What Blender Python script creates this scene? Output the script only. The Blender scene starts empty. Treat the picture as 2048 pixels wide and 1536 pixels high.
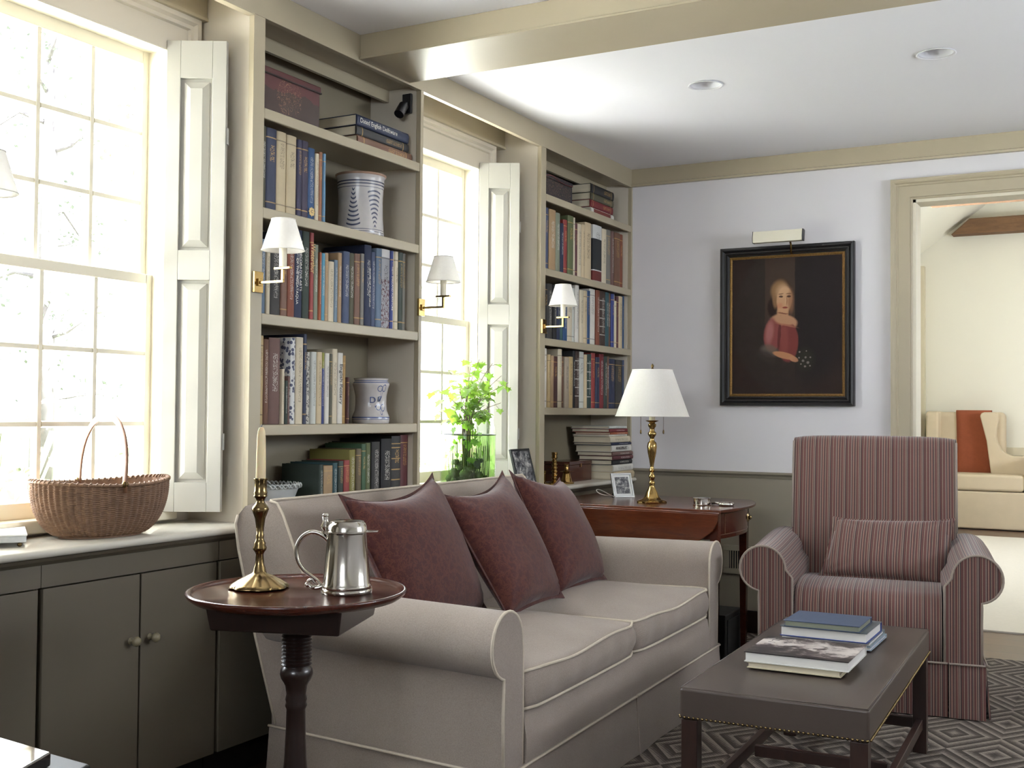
import bpy, bmesh, math, random
from mathutils import Vector, Matrix
random.seed(7)
SC = bpy.context.scene
COL = SC.collection
PI = math.pi
# ---------------------------------------------------------------- camera, world, exposure
cd = bpy.data.cameras.new('camera'); cam = bpy.data.objects.new('camera', cd); COL.objects.link(cam); SC.camera = cam
_y, _p, _r = -0.495888, 0.02702, 0.008044
_f = Vector((math.sin(_y)*math.cos(_p), math.cos(_y)*math.cos(_p), math.sin(_p)))
_rt = Vector((math.cos(_y), -math.sin(_y), 0)); _up = _rt.cross(_f)
_x = _rt*math.cos(_r)+_up*math.sin(_r); _u = -_rt*math.sin(_r)+_up*math.cos(_r)
cam.matrix_world = Matrix(((_x.x, _u.x, -_f.x, 2.334), (_x.y, _u.y, -_f.y, 0), (_x.z, _u.z, -_f.z, 1.098), (0, 0, 0, 1)))
cd.sensor_width = 36; cd.lens = 2280.58*36/2048; cd.shift_y = (762.46-768)/2048; cd.clip_start = .05; cd.clip_end = 200
SC.view_settings.view_transform = 'Standard'; SC.view_settings.look = 'None'; SC.view_settings.gamma = 1
SC.view_settings.use_curve_mapping = False
SC.view_settings.exposure = 1.46
w = bpy.data.worlds.new('sky'); SC.world = w; w.use_nodes = True
bg = w.node_tree.nodes['Background']; bg.inputs[0].default_value = (0.86, 0.93, 1.0, 1); bg.inputs[1].default_value = 8.0
sl = bpy.data.lights.new('sun', 'SUN'); sl.energy = 135; sl.angle = math.radians(2); sl.color = (.93, .96, 1.0)
sun = bpy.data.objects.new('sun', sl); sun.rotation_euler = (0, math.radians(33), math.radians(0)); COL.objects.link(sun)
hl = bpy.data.lights.new('hazy_sky_glow', 'SUN'); hl.energy = 3.0; hl.angle = math.radians(80); hl.color = (.97, .98, 1.0)
hz = bpy.data.objects.new('hazy_sky_glow', hl); hz.rotation_euler = Vector((.42, .90, -.12)).to_track_quat('-Z', 'Y').to_euler(); COL.objects.link(hz)
cy = SC.cycles
cy.max_bounces = 8; cy.diffuse_bounces = 5; cy.glossy_bounces = 4; cy.transmission_bounces = 8; cy.transparent_max_bounces = 12
cy.caustics_reflective = False; cy.caustics_refractive = False; cy.sample_clamp_indirect = 6; cy.sample_clamp_direct = 1.6; cy.filter_width = 1.2
cy.use_denoising = True
try: cy.denoiser = 'OPENIMAGEDENOISE'
except Exception: pass

def portal(name, loc, sx, sy, rot):
    l = bpy.data.lights.new(name, 'AREA'); l.shape = 'RECTANGLE'; l.size = sx; l.size_y = sy
    l.cycles.is_portal = True
    o = bpy.data.objects.new(name, l); o.location = loc; o.rotation_euler = rot; COL.objects.link(o); return o
# sky portals at windows and added openings: they only tell the renderer where the sky comes in
portal('sky_portal', (-.36, 2.115, 1.47), 1.45, .84, (0, -PI/2, 0))
portal('sky_portal', (-.36, 4.08, 1.47), 1.45, .66, (0, -PI/2, 0))
portal('sky_portal', (4.42, 3.75, 1.8), .6, 2.0, (0, PI/2, 0))  # opening added in the unseen right wall for fill
portal('sky_portal', (2.1, -2.62, 1.98), 1.5, .65, (PI/2, 0, 0))  # opening added behind the camera for fill
portal('sky_portal', (0.24, 8.9, 1.75), 1.1, 1.2, (0, -PI/2, 0))
portal('sky_portal', (4.62, 9.5, 1.75), 1.1, 1.6, (0, PI/2, 0))

# ---------------------------------------------------------------- materials
def srgb(c):
    if isinstance(c, str): c = tuple(int(c[i:i+2], 16) for i in (0, 2, 4))
    return tuple(((v/255)/12.92 if v/255 <= .04045 else ((v/255+.055)/1.055)**2.4) for v in c)+(1,)
class NT:
    def __init__(s, name):
        s.m = bpy.data.materials.new(name); s.m.use_nodes = True; s.t = s.m.node_tree; s.n = s.t.nodes
        s.b = s.n['Principled BSDF']; s.out = s.n['Material Output']
    def new(s, typ, **k):
        n = s.n.new(typ)
        for a, v in k.items(): setattr(n, a, v)
        return n
    def link(s, a, b): s.t.links.new(a, b)
    def inp(s, n, i, v):
        if hasattr(v, 'is_linked') or isinstance(v, bpy.types.NodeSocket): s.link(v, n.inputs[i])
        else: n.inputs[i].default_value = v
    def math(s, op, a, b=0.0, c=0.0, clamp=False):
        n = s.new('ShaderNodeMath', operation=op, use_clamp=clamp)
        s.inp(n, 0, a); s.inp(n, 1, b); s.inp(n, 2, c); return n.outputs[0]
    def mix(s, f, a, b, bt='MIX'):
        n = s.new('ShaderNodeMix', data_type='RGBA', blend_type=bt)
        s.inp(n, 0, f); s.inp(n, 6, a); s.inp(n, 7, b); return n.outputs[2]
    def coord(s, kind='Object', scale=(1, 1, 1), rot=(0, 0, 0), loc=(0, 0, 0)):
        tc = s.new('ShaderNodeTexCoord'); mp = s.new('ShaderNodeMapping')
        s.link(tc.outputs[kind], mp.inputs[0]); mp.inputs[3].default_value = scale; mp.inputs[2].default_value = rot; mp.inputs[1].default_value = loc
        return mp.outputs[0]
    def sep(s, v):
        n = s.new('ShaderNodeSeparateXYZ'); s.link(v, n.inputs[0]); return n.outputs
    def noise(s, v, sc=5, det=3, rough=.5, dist=0):
        n = s.new('ShaderNodeTexNoise'); s.link(v, n.inputs['Vector']); n.inputs['Scale'].default_value = sc
        n.inputs['Detail'].default_value = det; n.inputs['Roughness'].default_value = rough; n.inputs['Distortion'].default_value = dist
        return n.outputs['Fac']
    def ramp(s, f, stops, interp='LINEAR'):
        n = s.new('ShaderNodeValToRGB'); s.inp(n, 0, f); r = n.color_ramp; r.interpolation = interp
        while len(r.elements) < len(stops): r.elements.new(.5)
        for e, (p, c) in zip(r.elements, stops): e.position = p; e.color = c if not isinstance(c, str) else srgb(c)
        return n.outputs[0]
    def bump(s, h, st=.2, d=.002):
        n = s.new('ShaderNodeBump'); n.inputs['Strength'].default_value = st; n.inputs['Distance'].default_value = d
        s.link(h, n.inputs['Height']); s.link(n.outputs[0], s.b.inputs['Normal']); return n
    def base(s, c):
        s.inp(s.b, 'Base Color', c)
    def set(s, **k):
        for a, v in k.items(): s.inp(s.b, a.replace('_', ' '), v)
        return s
MC = {}
def mat(name, col, rough=.5, metal=0.0, var=.06, vs=4, bump=0, bs=60, spec=.5, stretch=(1, 1, 1), sheen=0):
    if name in MC: return MC[name]
    t = NT(name); c = srgb(col); v = t.coord(scale=stretch)
    if var:
        d = tuple(x*(1-var*2.2) for x in c[:3])+(1,)
        t.base(t.mix(t.noise(v, vs, 4), d, tuple(min(1, x*(1+var)) for x in c[:3])+(1,)))
    else: t.base(c)
    t.set(Roughness=rough, Metallic=metal, Specular_IOR_Level=spec)
    if sheen: t.set(Sheen_Weight=sheen, Sheen_Roughness=.5)
    if bump: t.bump(t.noise(v, bs, 3), bump, .002)
    MC[name] = t.m; return t.m

TRIM = mat('taupe_trim_paint', (166, 155, 131), .38, var=.05, vs=2.5, bump=.06, bs=25)
TRIM_SHADED = mat('shade_darkened_taupe_paint', (92, 84, 70), .42, var=.05, vs=2.5, bump=.05, bs=25)  # same taupe as the trim, darkened to stand in for shade
NICHE = mat('pale_taupe_niche_paint', (204, 195, 178), .45, var=.04, vs=2)
CREAM = mat('cream_sash_paint', (222, 215, 195), .38, var=.04, vs=3)
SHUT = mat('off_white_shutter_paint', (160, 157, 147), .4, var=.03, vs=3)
CEIL = mat('white_ceiling_plaster', (232, 231, 234), .85, var=.02, vs=1.5, bump=.05, bs=8)
WALL = mat('grey_white_wall_paint', (214, 211, 213), .8, var=.03, vs=1.3, bump=.05, bs=14)
WAINS = mat('taupe_wainscot_paint', (140, 131, 115), .55, var=.06, vs=2)
CRWALL = mat('cream_plaster', (235, 231, 218), .85, var=.02, vs=1)
COUNTER = mat('glossy_taupe_counter_paint', (204, 199, 186), .2, var=.05, vs=3, bump=.08, bs=12, stretch=(3, .5, 1))
TOE = mat('dark_toe_kick', (34, 28, 25), .6)
BRASS = mat('polished_brass', (172, 142, 88), .18, 1.0, var=.12, vs=18, bump=.05, bs=30)
ABRASS = mat('antique_brass', (132, 112, 76), .22, 1.0, var=.15, vs=22, bump=.06, bs=30)
SILVER = mat('polished_silver', (205, 200, 190), .12, 1.0, var=.05, vs=12, bump=.08, bs=9)
BRONZE = mat('dark_bronze', (96, 78, 50), .3, 1.0)
BLACKM = mat('black_metal', (16, 16, 20), .4)
SLEEVE = mat('ivory_candle_sleeve', (214, 206, 184), .5, var=0)
def shade_mat():
    t = NT('white_linen_lampshade'); v = t.coord()
    t.base(t.mix(t.noise(v, 140, 2), srgb((232, 228, 222)), srgb((245, 242, 238))))
    t.set(Roughness=.8, Transmission_Weight=0.0)
    tr = t.new('ShaderNodeBsdfTranslucent'); tr.inputs[0].default_value = srgb((238, 234, 226)); mx = t.new('ShaderNodeMixShader'); mx.inputs[0].default_value = .38
    t.link(t.b.outputs[0], mx.inputs[1]); t.link(tr.outputs[0], mx.inputs[2]); t.link(mx.outputs[0], t.out.inputs[0]); return t.m
SHADE = shade_mat()
def wood(name, c1, c2, rough=.25, sc=(1, 1, 1), gs=7, coat=.3):
    t = NT(name); v = t.coord(scale=sc); n = t.noise(v, gs, 6, .6, 1.2); n2 = t.noise(v, gs*9, 2)
    c = t.mix(n, srgb(c1), srgb(c2)); t.base(t.mix(t.math('MULTIPLY', n2, .35), c, srgb(c1)))
    t.set(Roughness=rough, Coat_Weight=coat, Coat_Roughness=.12); t.bump(n2, .05, .001); MC[name] = t.m; return t.m
MAHOG = wood('dark_mahogany', (38, 14, 10), (92, 40, 24), .2, (1, 6, 6))
MAHOG2 = wood('red_mahogany', (46, 18, 9), (106, 50, 25), .22, (1.2, 8, 8))
DKWOOD = wood('near_black_walnut', (20, 11, 9), (42, 24, 18), .3, (6, 6, 1))
LEGW = wood('dark_stained_leg_wood', (30, 17, 13), (58, 33, 24), .35, (6, 6, 1))
OLDBEAM = wood('weathered_oak', (72, 50, 34), (150, 112, 78), .8, (1, 4, 6), 5, 0)
def floor_mat():
    t = NT('dark_floorboards'); v = t.coord(); s = t.sep(v)
    br = t.new('ShaderNodeTexBrick'); br.inputs['Scale'].default_value = 1; br.inputs['Brick Width'].default_value = 2.2; br.inputs['Row Height'].default_value = .17
    br.inputs['Mortar Size'].default_value = .003; br.inputs['Color1'].default_value = srgb((74, 50, 36)); br.inputs['Color2'].default_value = srgb((98, 68, 50)); br.inputs['Mortar'].default_value = srgb((22, 15, 12))
    t.link(v, br.inputs[0]); n = t.noise(t.coord(scale=(1, 14, 1)), 3, 5)
    t.base(t.mix(t.math('MULTIPLY', n, .5), br.outputs[0], srgb((48, 32, 24)))); t.set(Roughness=.28); t.bump(br.outputs['Fac'], -.3, .003); return t.m
FLOOR = floor_mat()
def linen(name, c1, c2, sc=420, bump=.5, diag=0):
    t = NT(name); v = t.coord(); s = t.sep(v)
    a = t.math('SINE', t.math('MULTIPLY', t.math('ADD', s[0], t.math('MULTIPLY', s[1], .37)), sc*6.5)); b = t.math('SINE', t.math('MULTIPLY', t.math('ADD', s[2], t.math('MULTIPLY', s[1], 1.0)), sc*6.5))
    h = t.math('MULTIPLY', a, b); n = t.noise(v, sc*.8, 3, .7); n2 = t.noise(v, 7, 3)
    f = t.math('ADD', t.math('MULTIPLY', h, .12), t.math('ADD', t.math('MULTIPLY', n, .8), t.math('MULTIPLY', n2, .25)), clamp=True)
    t.base(t.mix(f, srgb(c1), srgb(c2))); t.set(Roughness=.95, Sheen_Weight=.15, Specular_IOR_Level=.2); t.bump(t.math('ADD', t.math('MULTIPLY', h, .5), n), bump, .001); MC[name] = t.m; return t.m
LINEN = linen('oatmeal_linen', (112, 100, 92), (176, 163, 152))
PIPE = mat('pale_linen_piping', (196, 184, 166), .9, var=.08, vs=80)
CRFAB = mat('cream_settee_fabric', (208, 192, 166), .95, var=.05, vs=8, bump=.2, bs=300)
def rust():
    t = NT('rust_brown_damask'); v = t.coord()
    vo = t.new('ShaderNodeTexVoronoi', feature='DISTANCE_TO_EDGE'); t.link(t.coord(scale=(1, 1, 1)), vo.inputs['Vector']); vo.inputs['Scale'].default_value = 34
    n = t.noise(v, 60, 5, .7, 2.5); f = t.math('GREATER_THAN', t.math('ADD', n, t.math('MULTIPLY', vo.outputs['Distance'], -.5)), .44)
    c = t.mix(t.math('MULTIPLY', f, .55), srgb((64, 31, 31)), srgb((88, 50, 38))); t.base(t.mix(t.noise(v, 300, 2), c, srgb((70, 40, 42)), 'MIX') if False else c)
    t.set(Roughness=.75, Sheen_Weight=.2, Sheen_Roughness=.5, Specular_IOR_Level=.1); t.bump(t.math('ADD', t.noise(v, 350, 2), t.math('MULTIPLY', t.noise(v, 9, 3), 4)), .35, .002); return t.m
RUST = rust()
def stripes(name, wx=1, wy=0, wz=0, attr=None):
    t = NT(name); s = t.sep(t.coord())
    u = t.math('ADD', t.math('ADD', t.math('MULTIPLY', s[0], wx), t.math('MULTIPLY', s[1], wy)), t.math('MULTIPLY', s[2], wz))
    if attr: at = t.new('ShaderNodeAttribute'); at.attribute_name = attr; u = at.outputs['Fac']
    f = t.math('FRACT', t.math('MULTIPLY', t.math('ADD', u, 5.0), 1/.062))
    A, B, Cc, D, Ee = '482b28', '6c3e38', '94806f', '4e4646', '362222'
    seq = [A, Cc, A, B, A, B, D, Cc, D, Ee, B, Cc, B, A, D, A, Cc, Ee, B, A, B, Cc, A, D, Cc, D, Ee, A, B, A]
    c = t.ramp(f, [(i/len(seq), srgb(x)) for i, x in enumerate(seq)], 'CONSTANT')
    n = t.noise(t.coord(), 500, 2); c = t.mix(t.math('MULTIPLY', n, .45), c, srgb((72, 54, 48)))
    t.base(c); t.set(Roughness=.92, Sheen_Weight=.2); t.bump(n, .3, .001); MC[name] = t.m; return t.m
STR = stripes('striped_cloth'); STRA = stripes('striped_cloth_on_arm', attr='arc'); STRP = stripes('striped_cloth_on_pillow', 1, 0, .03)
def leather():
    t = NT('grey_brown_leather'); v = t.coord(); vo = t.new('ShaderNodeTexVoronoi'); t.link(v, vo.inputs['Vector']); vo.inputs['Scale'].default_value = 320
    t.base(t.mix(t.noise(v, 3, 3), srgb((62, 53, 48)), srgb((80, 69, 62)))); t.set(Roughness=.34, Specular_IOR_Level=.5); t.bump(vo.outputs['Distance'], .12, .0008); return t.m
LEATHER = leather()
def rug_mat():
    t = NT('diamond_weave_rug'); s = t.sep(t.coord())
    fx = t.math('ABSOLUTE', t.math('SUBTRACT', t.math('FRACT', t.math('MULTIPLY', s[0], 1/.30)), .5)); fy = t.math('ABSOLUTE', t.math('SUBTRACT', t.math('FRACT', t.math('MULTIPLY', s[1], 1/.42)), .5))
    d = t.math('FRACT', t.math('MULTIPLY', t.math('ADD', fx, fy), 6.0))
    rib = t.math('SINE', t.math('MULTIPLY', t.math('ADD', s[0], t.math('MULTIPLY', s[1], .9)), 520.0))
    k = t.math('ADD', d, t.math('MULTIPLY', rib, .10)); n = t.noise(t.coord(), 90, 4)
    k = t.math('ADD', k, t.math('MULTIPLY', t.math('SUBTRACT', n, .5), .5))
    t.base(t.ramp(k, [(.25, srgb((70, 63, 58))), (.55, srgb((96, 88, 81))), (.85, srgb((134, 125, 115)))])); t.set(Roughness=.95, Specular_IOR_Level=.15); t.bump(k, .8, .006); return t.m
RUG = rug_mat()
CARPET = mat('pale_wool_carpet', (214, 208, 198), .97, var=.04, vs=60, bump=.4, bs=250)
def thin_glass(name, col=(1, 1, 1, 1), refl=.06):
    t = NT(name); tr = t.new('ShaderNodeBsdfTransparent'); tr.inputs[0].default_value = col; gl = t.new('ShaderNodeBsdfGlossy'); gl.inputs['Roughness'].default_value = .02
    lw = t.new('ShaderNodeLayerWeight'); lw.inputs[0].default_value = .5; mx = t.new('ShaderNodeMixShader')
    t.link(t.math('ADD', t.math('MULTIPLY', t.math('POWER', lw.outputs['Facing'], 5.0), .9), .035), mx.inputs[0]); t.link(tr.outputs[0], mx.inputs[1]); t.link(gl.outputs[0], mx.inputs[2]); t.link(mx.outputs[0], t.out.inputs[0]); return t.m
PANE = thin_glass('window_glass')
JARG = thin_glass('clear_jar_glass', (.93, .97, .93, 1))
GREENG = thin_glass('green_tinted_water', (.70, .84, .52, 1))

# ---------------------------------------------------------------- mesh helpers
class MB:
    def __init__(s): s.v = []; s.f = []; s.mi = []
    def add(s, vs, fs, m=0):
        o = len(s.v); s.v += [tuple(p) for p in vs]; s.f += [tuple(i+o for i in f) for f in fs]; s.mi += [m]*len(fs); return s
    def box(s, x0, y0, z0, x1, y1, z1, m=0):
        return s.hexa([(x0, y0, z0), (x1, y0, z0), (x1, y1, z0), (x0, y1, z0), (x0, y0, z1), (x1, y0, z1), (x1, y1, z1), (x0, y1, z1)], m)
    def hexa(s, p, m=0):
        return s.add(p, [(0, 3, 2, 1), (4, 5, 6, 7), (0, 1, 5, 4), (1, 2, 6, 5), (2, 3, 7, 6), (3, 0, 4, 7)], m)
    def prism(s, poly, ax, a0, a1, m=0):
        n = len(poly)
        def P(u, v, a):
            return {'X': (a, u, v), 'Y': (u, a, v), 'Z': (u, v, a)}[ax]
        vs = [P(u, v, a0) for u, v in poly]+[P(u, v, a1) for u, v in poly]
        return s.add(vs, [tuple(range(n))[::-1], tuple(range(n, 2*n))]+[(i, (i+1) % n, n+(i+1) % n, n+i) for i in range(n)], m)
    def lathe(s, prof, n=32, c=(0, 0, 0), m=0, sx=1, sy=1, rad=None, cap=True):
        vs = []; fs = []; k = len(prof)
        for (r, z) in prof:
            for i in range(n):
                a = 2*PI*i/n; q = r*(rad(a, z) if rad else 1); vs.append((c[0]+q*sx*math.cos(a), c[1]+q*sy*math.sin(a), c[2]+z))
        for j in range(k-1):
            for i in range(n): fs.append((j*n+i, j*n+(i+1) % n, (j+1)*n+(i+1) % n, (j+1)*n+i))
        if cap: fs.append(tuple(range(n))[::-1]); fs.append(tuple((k-1)*n+i for i in range(n)))
        return s.add(vs, fs, m)
    def tube(s, pts, r=.01, n=8, closed=False, m=0, flat=1.0):
        pts = [Vector(p) for p in pts]; k = len(pts); vs = []; fs = []; prev = None
        for i, p in enumerate(pts):
            a = pts[(i-1) % k] if (i or closed) else p; b = pts[(i+1) % k] if (i < k-1 or closed) else p
            t = (b-a).normalized() if (b-a).length > 1e-9 else Vector((0, 0, 1))
            if prev is None: ref = Vector((0, 0, 1)) if abs(t.z) < .9 else Vector((1, 0, 0)); nn = t.cross(ref).normalized()
            else: nn = (prev-t*prev.dot(t)); nn = nn.normalized() if nn.length > 1e-6 else t.orthogonal().normalized()
            prev = nn; bb = t.cross(nn); rr = r[i] if isinstance(r, (list, tuple)) else r
            for j in range(n):
                an = 2*PI*j/n; vs.append(p+nn*rr*math.cos(an)+bb*rr*flat*math.sin(an))
        for i in range(k if closed else k-1):
            for j in range(n): fs.append((i*n+j, i*n+(j+1) % n, ((i+1) % k)*n+(j+1) % n, ((i+1) % k)*n+j))
        if not closed: fs.append(tuple(range(n))[::-1]); fs.append(tuple((k-1)*n+i for i in range(n)))
        return s.add(vs, fs, m)
    def grid(s, fn, nu, nv, cu=False, cv=False, m=0):
        vs = [fn(i/(nu if cu else nu-1), j/(nv if cv else nv-1)) for i in range(nu) for j in range(nv)]; fs = []
        for i in range(nu if cu else nu-1):
            for j in range(nv if cv else nv-1):
                fs.append((i*nv+j, ((i+1) % nu)*nv+j, ((i+1) % nu)*nv+(j+1) % nv, i*nv+(j+1) % nv))
        return s.add(vs, fs, m)
    def ball(s, c, r, n=12, m=0, sz=1):
        pr = [(r*math.sin(PI*k/n), -r*sz*math.cos(PI*k/n)) for k in range(1, n)]
        return s.lathe(pr, n*2, c, m)
    def obj(s, name, mats, parent=None, smooth=False, bevel=0, seg=2, sub=0, fix=True, loc=None, angle=None):
        me = bpy.data.meshes.new(name); me.from_pydata(s.v, [], s.f); me.validate()
        for m in (mats if isinstance(mats, (list, tuple)) else [mats]): me.materials.append(m)
        if len(me.polygons) == len(s.mi): me.polygons.foreach_set('material_index', s.mi)
        if fix:
            b = bmesh.new(); b.from_mesh(me); bmesh.ops.recalc_face_normals(b, faces=b.faces); b.to_mesh(me); b.free()
        if smooth:
            me.polygons.foreach_set('use_smooth', [True]*len(me.polygons))
            if smooth == 'a': me.set_sharp_from_angle(angle=math.radians(angle or 35))
        o = bpy.data.objects.new(name, me); COL.objects.link(o)
        if parent: o.parent = parent
        if loc: o.location = loc
        if bevel:
            md = o.modifiers.new('bevel', 'BEVEL'); md.width = bevel; md.segments = seg; md.limit_method = 'ANGLE'; md.angle_limit = math.radians(40)
            if not smooth:
                me.polygons.foreach_set('use_smooth', [True]*len(me.polygons)); md.harden_normals = True; me.set_sharp_from_angle(angle=math.radians(40))
        if sub:
            md = o.modifiers.new('sub', 'SUBSURF'); md.levels = sub; md.render_levels = sub
        return o
def box(name, b, m, parent=None, bevel=0, seg=2): return MB().box(*b).obj(name, m, parent, bevel=bevel, seg=seg)
def thing(name, label, cat, loc=(0, 0, 0), rz=0, group=None):
    o = bpy.data.objects.new(name, None); COL.objects.link(o); o.location = loc; o.rotation_euler = (0, 0, rz); o.empty_display_size = .05
    return tag(o, label, cat, group)
def tag(o, label, cat, group=None, kind=None):
    o['label'] = label; o['category'] = cat
    if group: o['group'] = group
    if kind: o['kind'] = kind
    return o
def st(o): o['kind'] = 'structure'; return o
def copy_tree(o, parent=None):
    c = o.copy(); COL.objects.link(c)
    if parent: c.parent = parent
    for ch in [x for x in bpy.data.objects if x.parent == o]: copy_tree(ch, c)
    return c
def arc(cx, cy, r, a0, a1, n): return [(cx+r*math.cos(math.radians(a0+(a1-a0)*i/n)), cy+r*math.sin(math.radians(a0+(a1-a0)*i/n))) for i in range(n+1)]
def text(body, size, m, parent, loc, rot, ext=.0002, align='CENTER', name='lettering', sx=1):
    c = bpy.data.curves.new(name, 'FONT'); c.body = body; c.size = size; c.extrude = ext; c.align_x = align; c.align_y = 'CENTER'; c.materials.append(m)
    tmp = bpy.data.objects.new('tmp', c); COL.objects.link(tmp); bpy.context.view_layer.update()
    me = bpy.data.meshes.new_from_object(tmp); bpy.data.objects.remove(tmp)
    if not me.materials: me.materials.append(m)
    o = bpy.data.objects.new(name, me); COL.objects.link(o); o.parent = parent; o.location = loc; o.rotation_euler = rot; o.scale = (sx, 1, 1); return o
# ---------------------------------------------------------------- room shell
YB = 5.66; ZC = 2.40; CT = .757
def struct(name, mb, m, parent=None, **k):
    o = mb.obj(name, m, parent, **k)
    if not parent: st(o)
    return o
struct('floor', MB().box(-.32, -2.6, -.06, 4.6, 6.29, 0), FLOOR)
struct('floor.001', MB().box(.1, 6.29, -.06, 4.6, 12.7, -.004), FLOOR)
# ceiling with two round cut-outs for the recessed lights
LIGHTS = [(.866, 4.306), (1.732, 4.298)]
def ceiling():
    m = MB(); hs = .12; xs = [-.30]; y0, y1 = 4.302-hs, 4.302+hs
    m.add([(-.3, -2.6, ZC), (4.6, -2.6, ZC), (4.6, y0, ZC), (-.3, y0, ZC)], [(0, 1, 2, 3)]); m.add([(-.3, y1, ZC), (4.6, y1, ZC), (4.6, YB+.14, ZC), (-.3, YB+.14, ZC)], [(0, 1, 2, 3)])
    px = -.3
    for (x, y) in LIGHTS:
        m.add([(px, y0, ZC), (x-hs, y0, ZC), (x-hs, y1, ZC), (px, y1, ZC)], [(0, 1, 2, 3)]); px = x+hs
        n = 32; c = [(x+.062*math.cos(2*PI*i/n), y+.062*math.sin(2*PI*i/n), ZC) for i in range(n)]; q = []
        for i in range(n):
            a = 2*PI*i/n; k = 1/max(abs(math.cos(a)), abs(math.sin(a))); yy = 4.302+hs*k*math.sin(a); q.append((x+hs*k*math.cos(a), yy, ZC))
        m.add(c+q, [(i, (i+1) % n, n+(i+1) % n, n+i) for i in range(n)])
    m.add([(px, y0, ZC), (4.6, y0, ZC), (4.6, y1, ZC), (px, y1, ZC)], [(0, 1, 2, 3)])
    m.box(-.3, -2.6, ZC+.12, 4.6, YB+.14, ZC+.2)
    struct('ceiling', m, CEIL, fix=False)
ceiling()
for k, (x, y) in enumerate(LIGHTS):
    t = thing('recessed_light', ['white recessed ceiling light nearer the bookcases, above the painting', 'white recessed ceiling light nearer the doorway'][k], 'ceiling light', (x, y, ZC), group='recessed ceiling lights')
    MB().lathe([(.060, .0), (.058, .02), (.046, .07), (.032, .10), (.0, .105)], 32, cap=False).obj('reflector_cone', CEIL, t, smooth=True, fix=False)
    MB().lathe([(.061, -.0005), (.068, -.0015), (.069, -.004), (.064, -.0045), (.0605, -.001)], 32, cap=False).obj('trim_ring', CEIL, t, smooth=True)
    MB().lathe([(.02, .099), (.024, .094), (.02, .09), (.0, .088)], 24, cap=False).obj('bulb', SHADE, t, smooth=True)
# beam and header band (trim)
b = MB(); b.prism([(3.19, 2.312), (3.50, 2.312), (3.50, 2.40), (3.19, 2.40)], 'X', 0.0, 4.3)
b.box(.0, 3.184, 2.312, 4.3, 3.192, 2.320); struct('trim_1', b, TRIM, bevel=.002)
h = MB(); h.box(-.022, -2.6, 2.305, 0.0, YB, ZC); h.box(-.024, -2.6, 2.300, .003, 2.648, 2.306)
struct('trim_2', h, TRIM, bevel=.0015)
# left wall with window openings (inner face x=-.24)
W1 = (1.715, 2.51, .80, 2.187); W2 = (3.765, 4.39, .80, 2.187); W3 = (-.5, .5, .85, 2.187)
def wall_y(name, x0, x1, ys, openings, z1, m):
    mb = MB(); y = ys[0]
    for (a, b_, c, d) in openings:
        mb.box(x0, y, 0, x1, a, z1); mb.box(x0, a, 0, x1, b_, c); mb.box(x0, a, d, x1, b_, z1); y = b_
    mb.box(x0, y, 0, x1, ys[1], z1); return struct(name, mb, m)
wall_y('wall_left', -.34, -.24, (-2.6, YB+.14), [W1, W2], 2.52, NICHE)
# back wall: upper paint, wainscot, doorway 1.436..2.36 x 2.123
DX0, DX1, DZ = 1.436, 2.40, 2.123
mb = MB(); mb.box(-.34, YB, 0, DX0, YB+.12, 2.52); mb.box(DX0, YB, DZ, DX1, YB+.12, 2.52); mb.box(DX1, YB, 0, 4.6, YB+.12, 2.52); struct('wall_back', mb, WALL)
mb = MB(); mb.box(0.0, YB-.006, 0.11, 1.337, YB, .80); mb.box(2.5, YB-.006, .11, 4.3, YB, .80); struct('wall_back.001', mb, WAINS)
mb = MB()
mb.prism([(YB, .776), (YB-.012, .776), (YB-.016, .786), (YB-.026, .796), (YB-.026, .806), (YB, .806)], 'X', 0.0, 1.337); struct('trim_3', mb, WAINS)
mb = MB(); mb.box(.3, YB-.012, .11, 1.337, YB-.005, .425); mb.box(.3, YB-.016, .417, 1.337, YB-.005, .427); struct('trim_4', mb, mat('pale_taupe_board', (150, 142, 124), .5))
mb = MB(); mb.box(.0, YB-.02, 0, 1.337, YB-.004, .108); struct('baseboard_back', mb, DKWOOD)
# crown fascia on back wall
mb = MB(); mb.prism([(YB, 2.307), (YB-.022, 2.307), (YB-.024, 2.318), (YB-.016, 2.322), (YB-.016, ZC), (YB, ZC)], 'X', 0.0, 4.3); struct('trim_5', mb, TRIM)
# doorway casing: stepped profile mitred round the opening
def casing(name, x0, x1, z1, y, w, m, sgn=-1, z0=0):
    mb = MB(); pr = [(0, 0), (0, .010), (.006, .013), (.010, .013), (.012, .018), (w-.034, .018), (w-.030, .023), (w-.024, .023), (w-.018, .030), (w-.008, .034), (w, .034), (w, 0)]
    for a in range(len(pr)-1):
        (o1, d1), (o2, d2) = pr[a], pr[a+1]
        L = [(x0-o, z0, x0-o, z1+o, d) for o, d in ((o1, d1), (o2, d2))]
        for o_a, d_a, o_b, d_b in ((o1, d1, o2, d2),):
            pts = []
            for o, d in ((o_a, d_a), (o_b, d_b)):
                pts.append([(x0-o, y+sgn*d, z0), (x0-o, y+sgn*d, z1+o), (x1+o, y+sgn*d, z1+o), (x1+o, y+sgn*d, z0)])
            A, B = pts
            mb.add(A+B, [(0, 1, 5, 4), (1, 2, 6, 5), (2, 3, 7, 6)])
    return struct(name, mb, m, fix=False)
casing('trim_6', DX0, DX1, DZ, YB, .098, TRIM)
mb = MB(); mb.box(DX0-.001, YB-.008, 0, DX0+.014, YB+.13, DZ); mb.box(DX1-.014, YB-.008, 0, DX1+.001, YB+.13, DZ); mb.box(DX0, YB-.008, DZ-.014, DX1, YB+.13, DZ+.001); struct('door_1', mb, mat('pale_door_jamb_paint', (206, 198, 178), .45))
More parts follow.
